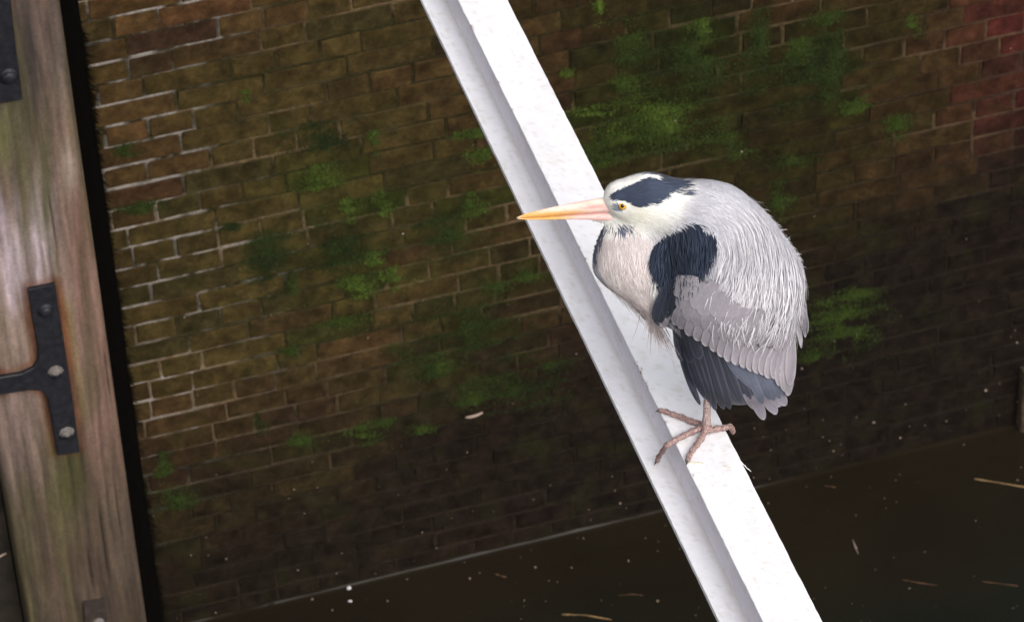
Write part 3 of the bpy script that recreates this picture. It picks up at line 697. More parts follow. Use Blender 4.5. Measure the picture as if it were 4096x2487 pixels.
BREAST = [(438, 520), (437, 440), (455, 385), (478, 345), (560, 340), (640, 330), (700, 370), (735, 390), (700, 470), (712, 560), (715, 640), (728, 720), (722, 800), (650, 800), (540, 680), (470, 600)]
COLLAR = [(432, 470), (436, 430), (450, 385), (474, 345), (500, 328), (530, 320), (510, 335), (482, 362), (464, 398), (452, 440), (446, 480)]
COLLAR2 = [(534, 344), (552, 326), (575, 322), (590, 326), (610, 322), (618, 332), (600, 346), (580, 340), (560, 350)]
LORE = [(516, 236), (530, 224), (552, 224), (565, 252), (575, 266), (545, 262), (522, 254)]
DARKB = [(770, 795), (850, 850), (960, 900), (1100, 960), (1250, 1030), (1400, 1080), (1400, 1300), (900, 1300), (800, 1000)]
def plumage(P):
    X, Y = prof_px(P); c = np.tile(C_GREY, (len(X), 1)).astype(float)
    face = sm(920, 800, X + 0.45 * (Y - 200)) * sm(430, 330, Y + 0.15 * (X - 600))
    c = mixc(c, C_WHITE, face)
    c = mixc(c, (0.80, 0.77, 0.62), np.exp(-(((X - 640) / 70) ** 2 + ((Y - 285) / 40) ** 2)) * 0.5)
    br = inpoly(X, Y, BREAST); bd = polydist(X, Y, BREAST); c = mixc(c, C_BREAST, np.where(br, sm(0, 30, bd), 0) * 0.95)
    c = np.where(inpoly(X, Y, WHITEBAR)[:, None], np.array(C_WHITE), c)
    c = mixc(c, C_COV, sm(560, 700, Y) * sm(790, 830, X))
    for poly, col in ((STRIPE, C_STRIPE), (LORE, C_LORE), (COLLAR, (0.075, 0.085, 0.125)), (COLLAR2, (0.10, 0.11, 0.16)), (SHOULDER, C_BLACK), (DARKB, C_SLATE)):
        c = np.where(inpoly(X, Y, poly)[:, None], np.array(col), c)
    c = mixc(c, (0.66, 0.66, 0.74), sm(14, 0, polydist(X, Y, SHOULDER[:5] + SHOULDER[-3:])) * (~inpoly(X, Y, SHOULDER)) * (Y < 400) * 0.6)
    return c
M_PLUME = attrmat('soft_plumage', 0.85, 0.15, 0.06, 500, 0.0, 300, 0.15)
def hb(v): return np.asarray(v) - FOOT
mesh('body', hb(bv), bf, M_PLUME, heron, col=plumage(bv))

# ---- lie of the feathers: direction field on the side profile
FLOW = [(500, 150, .8, -.6), (600, 100, 1, -.2), (700, 100, 1, .15), (650, 190, 1, -.2), (800, 140, 1, -.05), (560, 270, 1, .12), (650, 290, 1, .1), (760, 260, .9, .05), (850, 220, 1, -.05),
        (700, 340, .6, .6), (640, 380, .1, 1), (500, 360, -.6, .8), (460, 430, -.25, 1), (540, 440, -.15, 1), (620, 480, .12, 1), (560, 560, .1, 1), (680, 600, .30, 1), (640, 700, .35, 1), (690, 460, -.1, 1),
        (760, 420, -.35, 1), (830, 400, -.12, 1), (900, 420, .06, 1), (970, 420, -.05, 1), (830, 520, -.02, 1), (920, 500, -.15, 1), (770, 560, .1, 1), (770, 650, .25, 1), (780, 720, -.2, 1),
        (900, 150, 1, .1), (960, 220, 1, .30), (900, 280, .9, .25), (1050, 200, 1, .5), (1050, 300, .85, .6), (1150, 280, .75, .8), (1060, 400, .35, 1), (1150, 400, .35, 1), (1240, 420, .35, 1), (1040, 500, -.25, 1),
        (1120, 550, -.10, 1), (1200, 600, .10, 1), (1300, 600, .22, 1), (1060, 620, -.40, 1), (1150, 700, -.18, 1), (1250, 750, .06, 1), (1350, 750, .15, 1), (900, 650, -.2, 1), (880, 750, -.2, 1), (1000, 900, .1, 1), (1100, 1100, .2, 1), (1300, 1000, .05, 1)]
FA = np.array(FLOW); FA[:, 2:] /= np.linalg.norm(FA[:, 2:], axis=1)[:, None]
def flow(X, Y):
    w_ = 1.0 / (((X[:, None] - FA[:, 0]) ** 2 + (Y[:, None] - FA[:, 1]) ** 2) + 400.0) ** 1.6
    d = (w_[:, :, None] * FA[None, :, 2:]).sum(1) / w_.sum(1)[:, None]; return nrm(d)
def tang(P, N, extra=None):
    X, Y = prof_px(P); d = flow(X, Y)
    if extra is not None:
        ca, sa = np.cos(extra), np.sin(extra); d = np.stack([d[:, 0] * ca - d[:, 1] * sa, d[:, 0] * sa + d[:, 1] * ca], 1)
    D = d[:, :1] * RT - d[:, 1:] * UP                    # direction seen in profile ...
    near = P[:, 1] <= 0; Dm = D.copy(); Dm[~near, 1] *= -1
    return nrm(Dm - N * np.sum(Dm * N, 1)[:, None])      # ... turned into the skin
def strands(name, roots, length, width, col, lift, steps=3, jitter=0.15, hug=True, droop=0.0, taper=1.0, prims=BODY):
    n = len(roots); P = roots.copy(); N = grad(P, prims); ang = rng.normal(0, jitter, n); pts = [P + N * 0.0004]; Ns = [N]; curl = rng.normal(0, jitter * 0.5, n)
    for k in range(1, steps):
        T = tang(P, N, ang + curl * k / steps)
        if droop: T = nrm(T + np.array([0, 0, -1.0]) * (droop * k / steps))
        P = P + T * (length / (steps - 1))[:, None]
        if hug:
            s = sdf(P, prims); N2 = grad(P, prims); tgt = lift * (k / (steps - 1)) if np.isscalar(lift) else lift * (k / (steps - 1))
            P = P - N2 * (s - tgt)[:, None] * np.where(np.abs(s) < 0.02, 1, 0)[:, None]; N = N2
        pts.append(P); Ns.append(N)
    pts = np.stack(pts, 1); Ns = np.stack(Ns, 1); T = nrm(np.gradient(pts, axis=1)); side = nrm(np.cross(T, Ns))
    prof_w = np.array([0.55 + 0.45 * math.sin(math.pi * min(1, 0.25 + 0.75 * q)) if q < 1 else 0.06 for q in np.linspace(0, 1, steps)]) ** taper
    W_ = width[:, None, None] * prof_w[None, :, None] * 0.5
    v = np.stack([pts - side * W_, pts + side * W_], 2).reshape(n, steps * 2, 3)
    a = np.arange(steps - 1) * 2; q = np.stack([a, a + 1, a + 3, a + 2], 1)
    f = (np.arange(n) * steps * 2)[:, None, None] + q[None]
    c = np.repeat(col, steps * 2, 0) if col.ndim == 2 else col.reshape(-1, 3)
    o = mesh(name, hb(v.reshape(-1, 3)), f.reshape(-1, 4), M_PLUME, heron, col=c); o['kind'] = 'stuff'; return o
# short contour feathers over the whole body
ids = rng.integers(0, len(bv), 60000); R = bv[ids] + rng.normal(0, 0.0014, (len(ids), 3)); R -= grad(R) * sdf(R)[:, None]
X, Y = prof_px(R)
ok = ~((Y > 800) & (X > 760)) & ~((np.hypot(X - 573, (Y - 236)) < 26)) & ~inpoly(X, Y, LORE) & ~((X < 500) & (Y > 190) & (Y < 300)); R, X, Y = R[ok], X[ok], Y[ok]
Cc = plumage(R); head = sm(760, 620, X) * sm(340, 300, Y); shl = inpoly(X, Y, SHOULDER); brs = inpoly(X, Y, BREAST)
Ln = 0.013 + 0.010 * sm(300, 600, Y); Ln = np.where(head > .5, 0.008, Ln); Ln = np.where(shl, 0.024, Ln); Ln = np.where(brs, 0.019, Ln) * rng.uniform(.7, 1.3, len(R))
Wd = np.where(head > .5, 0.0010, 0.0014) * rng.uniform(.7, 1.2, len(R))
lum = rng.normal(1.0, 0.055, len(R)); lum = np.where(rng.random(len(R)) < 0.12, lum * 1.18, lum)
strands('contour_feathers', R, Ln, Wd, np.clip(Cc * lum[:, None], 0, 0.86), 0.0022, 3, 0.16)

# ---- flight and covert feathers, each one laid over the body
def feather_mat():
    m = NT('vaned_feather'); uvn = m.n('UVMap').outputs[0]; sx = m.n('SeparateXYZ'); m.t.links.new(uvn, sx.inputs[0])
    u = sx.outputs[0]; v_ = sx.outputs[1]; au = m.math('ABSOLUTE', u)
    wv_in = m.math('ADD', m.math('MULTIPLY', v_, 26.0), m.math('MULTIPLY', au, -9.0)); s = m.math('SINE', m.math('MULTIPLY', wv_in, 6.283))
    n1 = m.noise(260, 3, m.pos())
    c = m.mix(1.0, m.attr(), m.ramp(n1, [(0.25, 0.9), (0.75, 1.1)]), 'MULTIPLY')
    rach = m.ramp(au, [(0.0, 1.0), (0.045, 0.0)]); c = m.mix(m.math('MULTIPLY', rach, 0.22), c, (0.30, 0.28, 0.30))
    m.set(Base_Color=c, Roughness=0.7); m.b.inputs['Specular IOR Level'].default_value = 0.25
    m.bump(m.math('ADD', m.math('MULTIPLY', s, 0.5), m.math('MULTIPLY', rach, 1.0)), 0.25, 0.0006); return m.m
M_FEATH = feather_mat()
def feather(name, base, tip, width, bend, col, fringe, l0, l1, roll=0.0010, pointed=0.0, mirror=True, nu=7, nv=13, label=None):
    """one vane from base to tip (photo pixels), bent sideways, rounded at the tip, lying l0..l1 above the skin"""
    b = np.array(base, float); t = np.array(tip, float); ax = t - b; L = np.linalg.norm(ax); ax /= L; pr = np.array([-ax[1], ax[0]])
    q = np.linspace(0, 1, nv); q = 1 - (1 - q) ** 1.35; u = np.linspace(-1, 1, nu)
    wr = np.minimum(1, 0.55 + 1.1 * q) * np.sqrt(np.clip(1 - np.clip((q - (0.74 - .3 * pointed)) / (0.26 + .3 * pointed), 0, 1) ** (2.2 - 1.0 * pointed), 0, 1)); wr[-1] = 0.03
    Q, Uu = np.meshgrid(q, u, indexing='ij'); Wp = (width * 0.5) * wr[:, None] * Uu
    C0 = b + ax * (Q[..., None] * L) + pr * (4 * bend * Q * (1 - Q))[..., None] + pr * Wp[..., None]
    P, d, hit = cast(C0[..., 0].ravel(), C0[..., 1].ravel())
    lift = (l0 + (l1 - l0) * Q + roll * 2.2 * Uu * Q + 0.0016 * (1 - Uu ** 2) * np.minimum(1, 2 * (1 - Q) + .3)).ravel()
    P = P - d * lift[:, None]
    ed = np.clip(np.maximum(np.abs(Uu) ** 5, sm(0.93, 1.0, Q)), 0, 1).ravel()
    c = mixc(np.array(col) * (0.86 + 0.16 * Q.ravel() + 0.09 * Uu.ravel())[:, None], fringe, ed * 0.8)
    f = grid_faces(nu, nv); org = P.mean(0)
    o = mesh(name, P - org, f, M_FEATH, heron, col=c, uv=np.stack([Uu.ravel(), Q.ravel()], 1)); o.location = Vector(org - FOOT)
    if label: o['label'] = label
    if mirror:
        m = o.copy(); COL.objects.link(m); m.parent = heron; m.scale = (1, -1, 1); m.location = Vector(((org - FOOT)[0], -(org - FOOT)[1], (org - FOOT)[2]))
    return o
def jit(c, a=0.06): return np.array(c) * (1 + rng.uniform(-a, a))
SL, SLF = (0.036, 0.039, 0.056), (0.105, 0.108, 0.135)
BL, BLF = (0.110, 0.120, 0.165), (0.17, 0.175, 0.215)
CV, CVF = (0.265, 0.243, 0.270), (0.40, 0.365, 0.385)
TA, TAF = (0.205, 0.188, 0.222), (0.29, 0.265, 0.29)
# tail
for (bx, by, tx, ty, wd) in [(1600, 1080, 1680, 1243, 44), (1560, 1080, 1640, 1250, 46), (1520, 1090, 1605, 1312, 42), (1480, 1080, 1590, 1300, 40), (1400, 1060, 1510, 1355, 46), (1370, 1070, 1478, 1290, 44), (1340, 1060, 1440, 1270, 40)]:
    feather('tail_feather', z3(bx, by), z3(tx, ty), wd, 2, jit(TA), TAF, 0.001, 0.002, pointed=.45)
# dark primaries hanging below the wing, front to back
PRI = [(1330, 800, 1425, 1100, 75, -6), (1270, 800, 1420, 1165, 78, -6), (1210, 780, 1400, 1195, 78, -8), (1150, 760, 1330, 1225, 78, -8), (1090, 750, 1240, 1272, 70, -8), (1030, 740, 1190, 1272, 66, -8), (980, 720, 1125, 1282, 62, -10),
       (920, 690, 1085, 1225, 60, -10), (860, 660, 1045, 1190, 56, -12), (810, 640, 1000, 1238, 48, -16)]
for i, (bx, by, tx, ty, wd, bd) in enumerate(PRI):
    feather('primary_feather', z3(bx, by), z3(tx, ty), wd * 0.62, bd * -0.7, jit(SL, .1), SLF, 0.0015 + 0.0004 * i, 0.002 + 0.0006 * i, -0.0008, .25)
for (bx, by, tx, ty, wd) in [(800, 590, 860, 890, 60), (850, 600, 935, 900, 74), (930, 650, 1000, 870, 70)]:
    feather('primary_covert', z3(bx, by), z3(tx, ty), wd * .6, 3, jit(SL, .1), SLF, 0.004, 0.0075, 0.0008, .1)
# blue-grey secondaries showing under the hind wing edge
for i, (bx, by, tx, ty) in enumerate([(1180, 800, 1335, 1040), (1240, 830, 1390, 1090), (1300, 850, 1440, 1120), (1360, 870, 1500, 1225), (1420, 880, 1560, 1192), (1480, 890, 1595, 1200), (1540, 890, 1640, 1185), (1600, 880, 1690, 1165), (1660, 820, 1732, 1102)]):
    feather('secondary_feather', z3(bx, by), z3(tx, ty), 38, 3, jit(BL, .12), BLF, 0.004 + .0004 * i, 0.005 + .0005 * i, -0.0009, .3)
# dark wrist feathers in front of the wing
for (bx, by, tx, ty, wd) in [(790, 300, 722, 545, 50), (740, 300, 630, 560, 44), (776, 230, 652, 605, 62)]:
    feather('wrist_feather', z3(bx, by), z3(tx, ty), wd, 4, jit((0.024, 0.028, 0.042), .1), (0.05, 0.055, 0.075), 0.0125, 0.0150, .001, .45)
# great row of grey wing coverts along the wing's lower edge
ROW = [(770, 470, 700, 620), (790, 400, 690, 612), (870, 430, 800, 600), (900, 450, 845, 632), (970, 520, 905, 685), (1040, 560, 972, 725), (1105, 590, 1040, 768), (1170, 625, 1105, 812), (1230, 660, 1165, 855), (1285, 690, 1218, 892), (1340, 720, 1280, 918), (1400, 740, 1345, 942),
       (1455, 760, 1400, 968), (1500, 770, 1452, 988), (1545, 780, 1500, 1000), (1590, 780, 1540, 1026), (1625, 780, 1590, 1030), (1655, 770, 1630, 1085), (1690, 760, 1670, 1130), (1715, 740, 1700, 1165), (1735, 700, 1715, 1080)]
for i, (bx, by, tx, ty) in enumerate(ROW):
    wd = 44 if i > 1 else 34
    feather('covert_feather', z3(bx, by), z3(tx, ty), wd, 6 if i < 15 else 1, jit(CV, .10), CVF, 0.007, 0.0115 + 0.0002 * i, 0.0016, .05 if i < 16 else .3)
ROW2 = [(900, 300, 840, 470), (960, 360, 900, 560), (1050, 400, 960, 600), (1130, 450, 1040, 640), (1200, 500, 1110, 690), (1260, 540, 1180, 720), (1320, 560, 1250, 760), (1380, 590, 1320, 760), (1430, 600, 1380, 775), (1480, 610, 1430, 760), (1530, 610, 1490, 780), (1580, 620, 1550, 770), (1630, 600, 1610, 800), (1680, 580, 1670, 790), (1710, 560, 1715, 760)]
for i, (bx, by, tx, ty) in enumerate(ROW2):
    feather('covert_feather', z3(bx, by), z3(tx, ty), 60 if i < 6 else 42, 5, jit(CV, .09), (0.32, 0.295, 0.32), 0.010, 0.0124, 0.0004, .25 if i < 6 else .8)
ROW3 = [(850, 200, 830, 380), (910, 200, 890, 400), (960, 210, 915, 375), (1120, 260, 1010, 522), (1180, 330, 1120, 540), (1040, 260, 950, 470), (1230, 380, 1170, 600), (1290, 420, 1230, 620), (1350, 460, 1300, 660), (1420, 470, 1380, 660), (1500, 480, 1470, 680)]
for i, (bx, by, tx, ty) in enumerate(ROW3):
    feather('covert_feather', z3(bx, by), z3(tx, ty), 58 if i != 3 else 78, 4, jit((0.285, 0.262, 0.290), .07), (0.335, 0.31, 0.335), 0.0112, 0.0134, 0.0003, .3)
# far wing's edge and the long scapular tips on the right outline
for (bx, by, tx, ty, wd) in [(1770, 400, 1852, 665, 26), (1750, 420, 1838, 700, 24), (1720, 480, 1806, 785, 22), (1680, 460, 1760, 660, 22)]:
    feather('scapular_feather', z3(bx, by), z3(tx, ty), wd, -10, jit((0.30, 0.285, 0.32)), CVF, 0.004, 0.006, .001, .7)

# ---- long pale scapular plumes falling over the wing
def pick(poly, n):
    poly = np.array(poly, float); lo, hi = poly.min(0), poly.max(0); out = []
    while len(out) < n:
        q = rng.uniform(lo, hi); 
        if inpoly(np.array([q[0]]), np.array([q[1]]), poly)[0]: out.append(q)
    a = np.array(out); x, y = z1(a[:, 0], a[:, 1]); P, d, hit = cast(x, y, BODY); global FACE_; FACE_ = np.tile(sm(0.05, 0.6, -np.sum(grad(P) * d, 1))[hit], 2); return P[hit], a[hit]
def mirrored(P): return np.vstack([P, P * np.array([1, -1, 1])])
def roots(cond, n):
    k = rng.permutation(np.nonzero(cond)[0])[:n]; return bv[k] + rng.normal(0, .001, (len(k), 3))
BX, BY = prof_px(bv)
P = roots((BX > 1010) & (BY > 230) & (BY < 700) & (BX > 1010 + 0.25 * np.abs(BY - 420)) , 1300); n = len(P)
pale = rng.random(n); strands('scapular_plumes', P, rng.uniform(0.04, 0.10, n), rng.uniform(0.0006, 0.0014, n), np.clip(mixc((0.38, 0.365, 0.40), (0.66, 0.64, 0.67), pale ** 2.2), 0, .8), rng.uniform(0.003, 0.015, n), 9, 0.09, True, 0.0, 0.8)
P = roots((BX > 1060) & (BY > 520) & (BY < 790) & (BX > 1000 + 0.2 * np.abs(BY - 520)), 520); n = len(P)
strands('back_plumes', P, rng.uniform(0.03, 0.065, n), rng.uniform(0.0008, 0.0020, n), np.clip(mixc((0.34, 0.32, 0.35), (0.62, 0.59, 0.62), rng.random(n) ** 1.5), 0, .8), rng.uniform(0.006, 0.0175, n), 7, 0.13, True, 0.0, 0.8)
P = roots((BX > 850) & (BY > 100) & (BY < 520) & (BX + 0.2 * BY > 960) & ~inpoly(BX, BY, SHOULDER), 2600); n = len(P)
strands('mantle_plumes', P, rng.uniform(0.015, 0.04, n), rng.uniform(0.0006, 0.0013, n), np.clip(mixc((0.38, 0.375, 0.42), (0.62, 0.61, 0.66), rng.random(n)), 0, .82), rng.uniform(0.001, 0.0035, n), 6, 0.11, True, 0.0, 0.8)
P = roots((BX > 1040 + 0.2 * (BY - 430)) & (BX < 1400) & (BY > 430) & (BY < 660), 300); n = len(P)
strands('draping_plumes', P, rng.uniform(0.065, 0.135, n), rng.uniform(0.0007, 0.0015, n), np.clip(np.tile((0.66, 0.635, 0.665), (n, 1)) * rng.normal(1, .1, n)[:, None], 0, .8), rng.uniform(0.0125, 0.020, n), 11, 0.15, True, 0.0, 0.8)
# ragged shoulder plumes
P, a = pick([(700, 430), (780, 360), (900, 330), (1000, 370), (1000, 430), (950, 500), (880, 560), (820, 600), (740, 560)], 900); P = mirrored(P)
n = len(P); strands('shoulder_plumes', P, rng.uniform(0.022, 0.048, n), rng.uniform(0.001, 0.002, n), np.tile(C_BLACK, (n, 1)) * rng.uniform(.7, 1.9, n)[:, None], rng.uniform(0.003, 0.018, n), 6, 0.10, True, 0.0, 0.8)
# white tuft between breast and shoulder, and the long breast plumes
P, a = pick(WHITEBAR, 160); P = mirrored(P)
n = len(P); strands('white_tuft', P, rng.uniform(0.02, 0.04, n), rng.uniform(0.0012, 0.002, n), np.tile((0.78, 0.76, 0.74), (n, 1)), rng.uniform(0.004, 0.009, n), 6, 0.12, True, 0.0, .8)
P, a = pick([(445, 440), (520, 400), (640, 400), (700, 470), (715, 640), (700, 740), (640, 740), (540, 660), (470, 560)], 900); P = mirrored(P)
n = len(P); strands('breast_plumes', P, rng.uniform(0.03, 0.06, n), rng.uniform(0.0008, 0.0015, n), np.clip(np.tile((0.62, 0.55, 0.535), (n, 1)) * rng.normal(1, .16, n)[:, None], 0, .8), rng.uniform(0.002, 0.006, n), 6, 0.13, True, 0.0, .8)
P, a = pick([(480, 590), (560, 620), (700, 640), (722, 740), (690, 770), (600, 720), (530, 660)], 420); P = mirrored(P)[:640]
n = len(P); strands('hanging_breast_plumes', P, rng.uniform(0.035, 0.15, n) * rng.uniform(.5, 1, n), rng.uniform(0.0007, 0.0014, n), np.clip(np.tile((0.46, 0.395, 0.39), (n, 1)) * rng.normal(1, .2, n)[:, None], 0, .8), 0.0, 8, 0.10, False, 0.9, .8)
# dark streak plumes down the front of the neck
P, a = pick(COLLAR, 60); P = mirrored(P)
n = len(P); strands('neck_streak_plumes', P, rng.uniform(0.014, 0.03, n), rng.uniform(0.001, 0.0018, n), np.tile((0.085, 0.092, 0.13), (n, 1)) * rng.uniform(.6, 1.6, n)[:, None], rng.uniform(0.001, 0.003, n), 5, 0.1, True, 0.0, .8)
# nape crest
P, a = pick([(690, 110), (760, 96), (850, 100), (820, 140), (740, 170)], 160); P = mirrored(P)
n = len(P); strands('crest_plumes', P, rng.uniform(0.02, 0.04, n), rng.uniform(0.001, 0.0018, n), np.tile((0.042, 0.052, 0.082), (n, 1)) * rng.uniform(.7, 1.5, n)[:, None], rng.uniform(0.002, 0.005, n), 6, 0.08, True, 0.0, .8)

# ---- bill: two mandibles
UPC = np.array([(2066, 870), (2098, 856), (2171, 837), (2257, 816), (2342, 799), (2400, 789), (2450, 784), (2500, 790)], float)
GAP = np.array([(2067, 873), (2098, 872), (2171, 868), (2257, 861), (2342, 853), (2400, 848), (2450, 842), (2500, 840)], float)
LOC = np.array([(2072, 875), (2100, 877.5), (2171, 877), (2257, 876), (2342, 877), (2400, 881), (2450, 884), (2500, 880)], float)
def mandible(name, top, bot, sharp, seed):
    xr = np.linspace(0, 1, 44) ** 1.0; n = 24; i0 = np.linspace(0, 1, len(top))
    rs = lambda a: np.stack([np.interp(xr, (a[:, 0] - a[0, 0]) / (a[-1, 0] - a[0, 0]), a[:, k]) for k in (0, 1)], 1)
    top, bot = rs(top), rs(bot); m = len(top); mid = (UPC_M(top[:, 0]))
    shrink = 1 - 0.12 * sm(2100, 2300, top[:, 0]); top[:, 1] = mid + (top[:, 1] - mid) * shrink; bot[:, 1] = mid + (bot[:, 1] - mid) * shrink
    Tp = np.array([sag(*p) for p in top]); Bp = np.array([sag(*p) for p in bot]); v = []; c = []
    xs = (top[:, 0] - 2066) / (2500 - 2066)
    for i in range(m):
        cen = (Tp[i] + Bp[i]) / 2; hv = (Tp[i] - Bp[i]) / 2; q = max(0.0, xs[i]); hw = 0.0005 + 0.0118 * q ** 0.85 * (1 if sharp else 0.9)
        for k in range(n):
            th = 2 * math.pi * k / n; co, si = math.cos(th), math.sin(th)
            y = np.sign(co) * abs(co) ** 0.9 * hw; hh = si
            if sharp: y *= 1 - 0.35 * max(0, hh)
            nost = math.exp(-((q - .70) / .10) ** 2 - ((hh - .25) / .14) ** 2) if sharp else 0
            v.append(cen + hv * hh + np.array([0, y * (1 - 0.18 * nost), 0]))
            n_ = fbm(np.array([q * 5.0]), np.array([hh * 3 + seed]), seed)[0]
            orange = np.array((0.79, 0.40, 0.12)); pink = np.array((0.80, 0.53, 0.48)); horn = np.array((0.80, 0.64, 0.52)); red = np.array((0.66, 0.20, 0.20))
            if sharp:
                cc = mixc(orange, pink, sm(0.30, 0.66, q + 0.22 * hh + .35 * (n_ - .5)))
                cc = mixc(cc, horn, sm(-0.1, 0.7, hh + .5 * (n_ - .5)) * sm(0.08, .45, q) * 0.8)
                cc = mixc(cc, red, np.clip(0.75 * nost + 0.35 * sm(.55, .7, n_) * sm(.4, .55, q), 0, 1))
            else:
                cc = mixc(orange, (0.76, 0.44, 0.40), sm(0.34, 0.62, q + .3 * (n_ - .5))); cc = mixc(cc, (0.80, 0.62, 0.58), sm(.75, .95, q))
                cc = mixc(cc, (0.28, 0.12, 0.08), math.exp(-((q - .235) / .03) ** 2) * sm(0.2, -0.6, hh) * .9)
            cc = mixc(cc, (0.78, 0.60, 0.46), sm(0.06, 0.0, q))
            c.append(cc)
    f = grid_faces(n, m, 0, True); f.append(tuple(range(n))[::-1])
    return mesh(name, hb(np.array(v)), f, M_BILL, heron, col=np.array(c))
def UPC_M(x): return np.interp(x, UPC[:, 0], (UPC[:, 1] + LOC[:, 1]) / 2)
def billmat():
    m = NT('horny_bill'); p = m.pos(); mp = m.n('Mapping'); mp.inputs['Scale'].default_value = (0.12, 1, 1); m.t.links.new(p, mp.inputs[0])
    n1 = m.noise(900, 4, mp.outputs[0]); c = m.mix(1.0, m.attr(), m.ramp(n1, [(0.3, 0.82), (0.7, 1.14)]), 'MULTIPLY')
    m.set(Base_Color=c, Roughness=0.42); m.bump(n1, 0.3, 0.0006); return m.m
M_BILL = billmat()
mandible('upper_mandible', UPC, GAP - np.array([0, 0.8]), True, 3); mandible('lower_mandible', GAP + np.array([0, 0.8]), LOC, False, 5)

# ---- eyes
def eye_mats():
    out = []
    for nme, col, ro in (('eye_pupil', (0.004, 0.004, 0.005), 0.05), ('eye_iris', (0.72, 0.36, 0.03), 0.12), ('eye_rim', (0.02, 0.018, 0.02), 0.3)):
        m = NT(nme); ns = m.noise(900, 3, m.pos()); m.set(Base_Color=m.ramp(ns, [(0.3, tuple(c * .8 for c in col)), (0.7, col)]), Roughness=ro); m.b.inputs['Coat Weight'].default_value = 0.6; m.b.inputs['Coat Roughness'].default_value = 0.03; out.append(m.m)
    return out
EM = eye_mats(); P, d, hit = cast(np.array([2490.5]), np.array([822.0]), BODY); N = grad(P)[0]; P = P[0]
axis = nrm(-d[0] * 0.75 + N * 0.5); RE = 0.0088; cen = P - axis * 0.0058
e1 = nrm(np.cross(axis, (0, 0, 1))); e2 = np.cross(axis, e1); v = []; nseg = 28; angs = np.radians([0.5, 8, 16, 22, 22.5, 30, 40, 47, 47.5, 56, 66, 80, 100])
for A in angs:
    for k in range(nseg):
        t = 2 * math.pi * k / nseg; v.append(axis * math.cos(A) * RE + (e1 * math.cos(t) + e2 * math.sin(t)) * math.sin(A) * RE)
f = grid_faces(nseg, len(angs), 0, True); mi = [0 if i // nseg < 3 else (1 if i // nseg < 7 else 2) for i in range(len(f))]; f.append(tuple(range(nseg))[::-1]); mi.append(0)
ey = mesh('eye', np.array(v), f, EM, heron, mi=mi); ey.location = Vector(cen - FOOT); ey['label'] = 'yellow eye with a round black pupil'
em = ey.copy(); COL.objects.link(em); em.parent = heron; em.scale = (1, -1, 1); em.location = Vector(((cen - FOOT)[0], -(cen - FOOT)[1], (cen - FOOT)[2])); em['label'] = 'yellow eye on the far side of the head'

# ---- leg and foot
def onb(p, h): return unp(*z4(*p), (0, 0, TOPZ + h), (0, 0, 1))
r0 = 0.0046
ANK = unp(*z4(1215, 590), (0, 0, TOPZ + 0.010), (0, 0, 1))
TOES = [[(1150, 545, .008), (980, 500, .006), (850, 440, .0055), (720, 400, .005), (620, 362, .005), (530, 342, .006)],
        [(1120, 605, .008), (1000, 660, .006), (880, 715, .006), (760, 780, .006), (655, 838, .006), (620, 865, .003), (560, 950, -.022), (505, 1030, -.045), (485, 1085, -.060)],
        [(1195, 660, .008), (1140, 760, .006), (1075, 850, .0055), (1010, 935, .005), (960, 1020, .005), (938, 1085, .005)],
        [(1270, 640, .008), (1380, 612, .006), (1480, 600, .006), (1570, 580, .005), (1600, 612, -.004), (1615, 655, -.012)]]
CLAWS = [[(530, 342, .007), (490, 340, .006), (455, 362, -.004)], [(485, 1085, -.060), (455, 1110, -.060), (440, 1160, -.066)], [(938, 1085, .006), (922, 1120, .006), (914, 1168, .000)], [(1612, 640, -.010), (1632, 670, -.02), (1610, 715, -.034)]]
segs = []
for tl in TOES:
    pp = np.array([onb(p[:2], p[2]) for p in tl]); m = len(pp)
    for i in range(m - 1): segs.append((pp[i], r0 * (1.12 - 0.34 * i / m), pp[i + 1], r0 * (1.12 - 0.34 * (i + 1) / m), 0.003))
    for i in range(1, m): segs.append((pp[i], r0 * (1.26 - 0.34 * i / m), pp[i] + 1e-5, r0 * (1.26 - 0.34 * i / m), 0.002))     # knuckle pads
knee = sag(*z4(1225, 250), 0.0); knee[1] = ANK[1]; knee = unp(*z4(1228, 250), (0, ANK[1], 0), (0, 1, 0)); top = unp(*z4(1250, -140), (0, ANK[1], 0), (0, 1, 0))
segs += [(ANK + np.array([0, 0, .003]), 0.0085, ANK + (knee - ANK) * .35, 0.0068, .004), (ANK + (knee - ANK) * .35, 0.0068, knee, 0.0060, .003), (knee, 0.0060, top, 0.0070, .003)]
def legsdf(P):
    d = None
    for a, ra, b, rb_, k in segs:
        ba = b - a; t = np.clip(((P - a) @ ba) / (ba @ ba + 1e-12), 0, 1); e = np.linalg.norm(P - a - t[..., None] * ba, axis=-1) - (ra + (rb_ - ra) * t)
        d = e if d is None else smin(d, e, k)
    return d
allp = np.array([s_[0] for s_ in segs] + [s_[2] for s_ in segs]); lv, lf = surface_nets(legsdf, allp.min(0) - .014, allp.max(0) + .014, 0.0018)
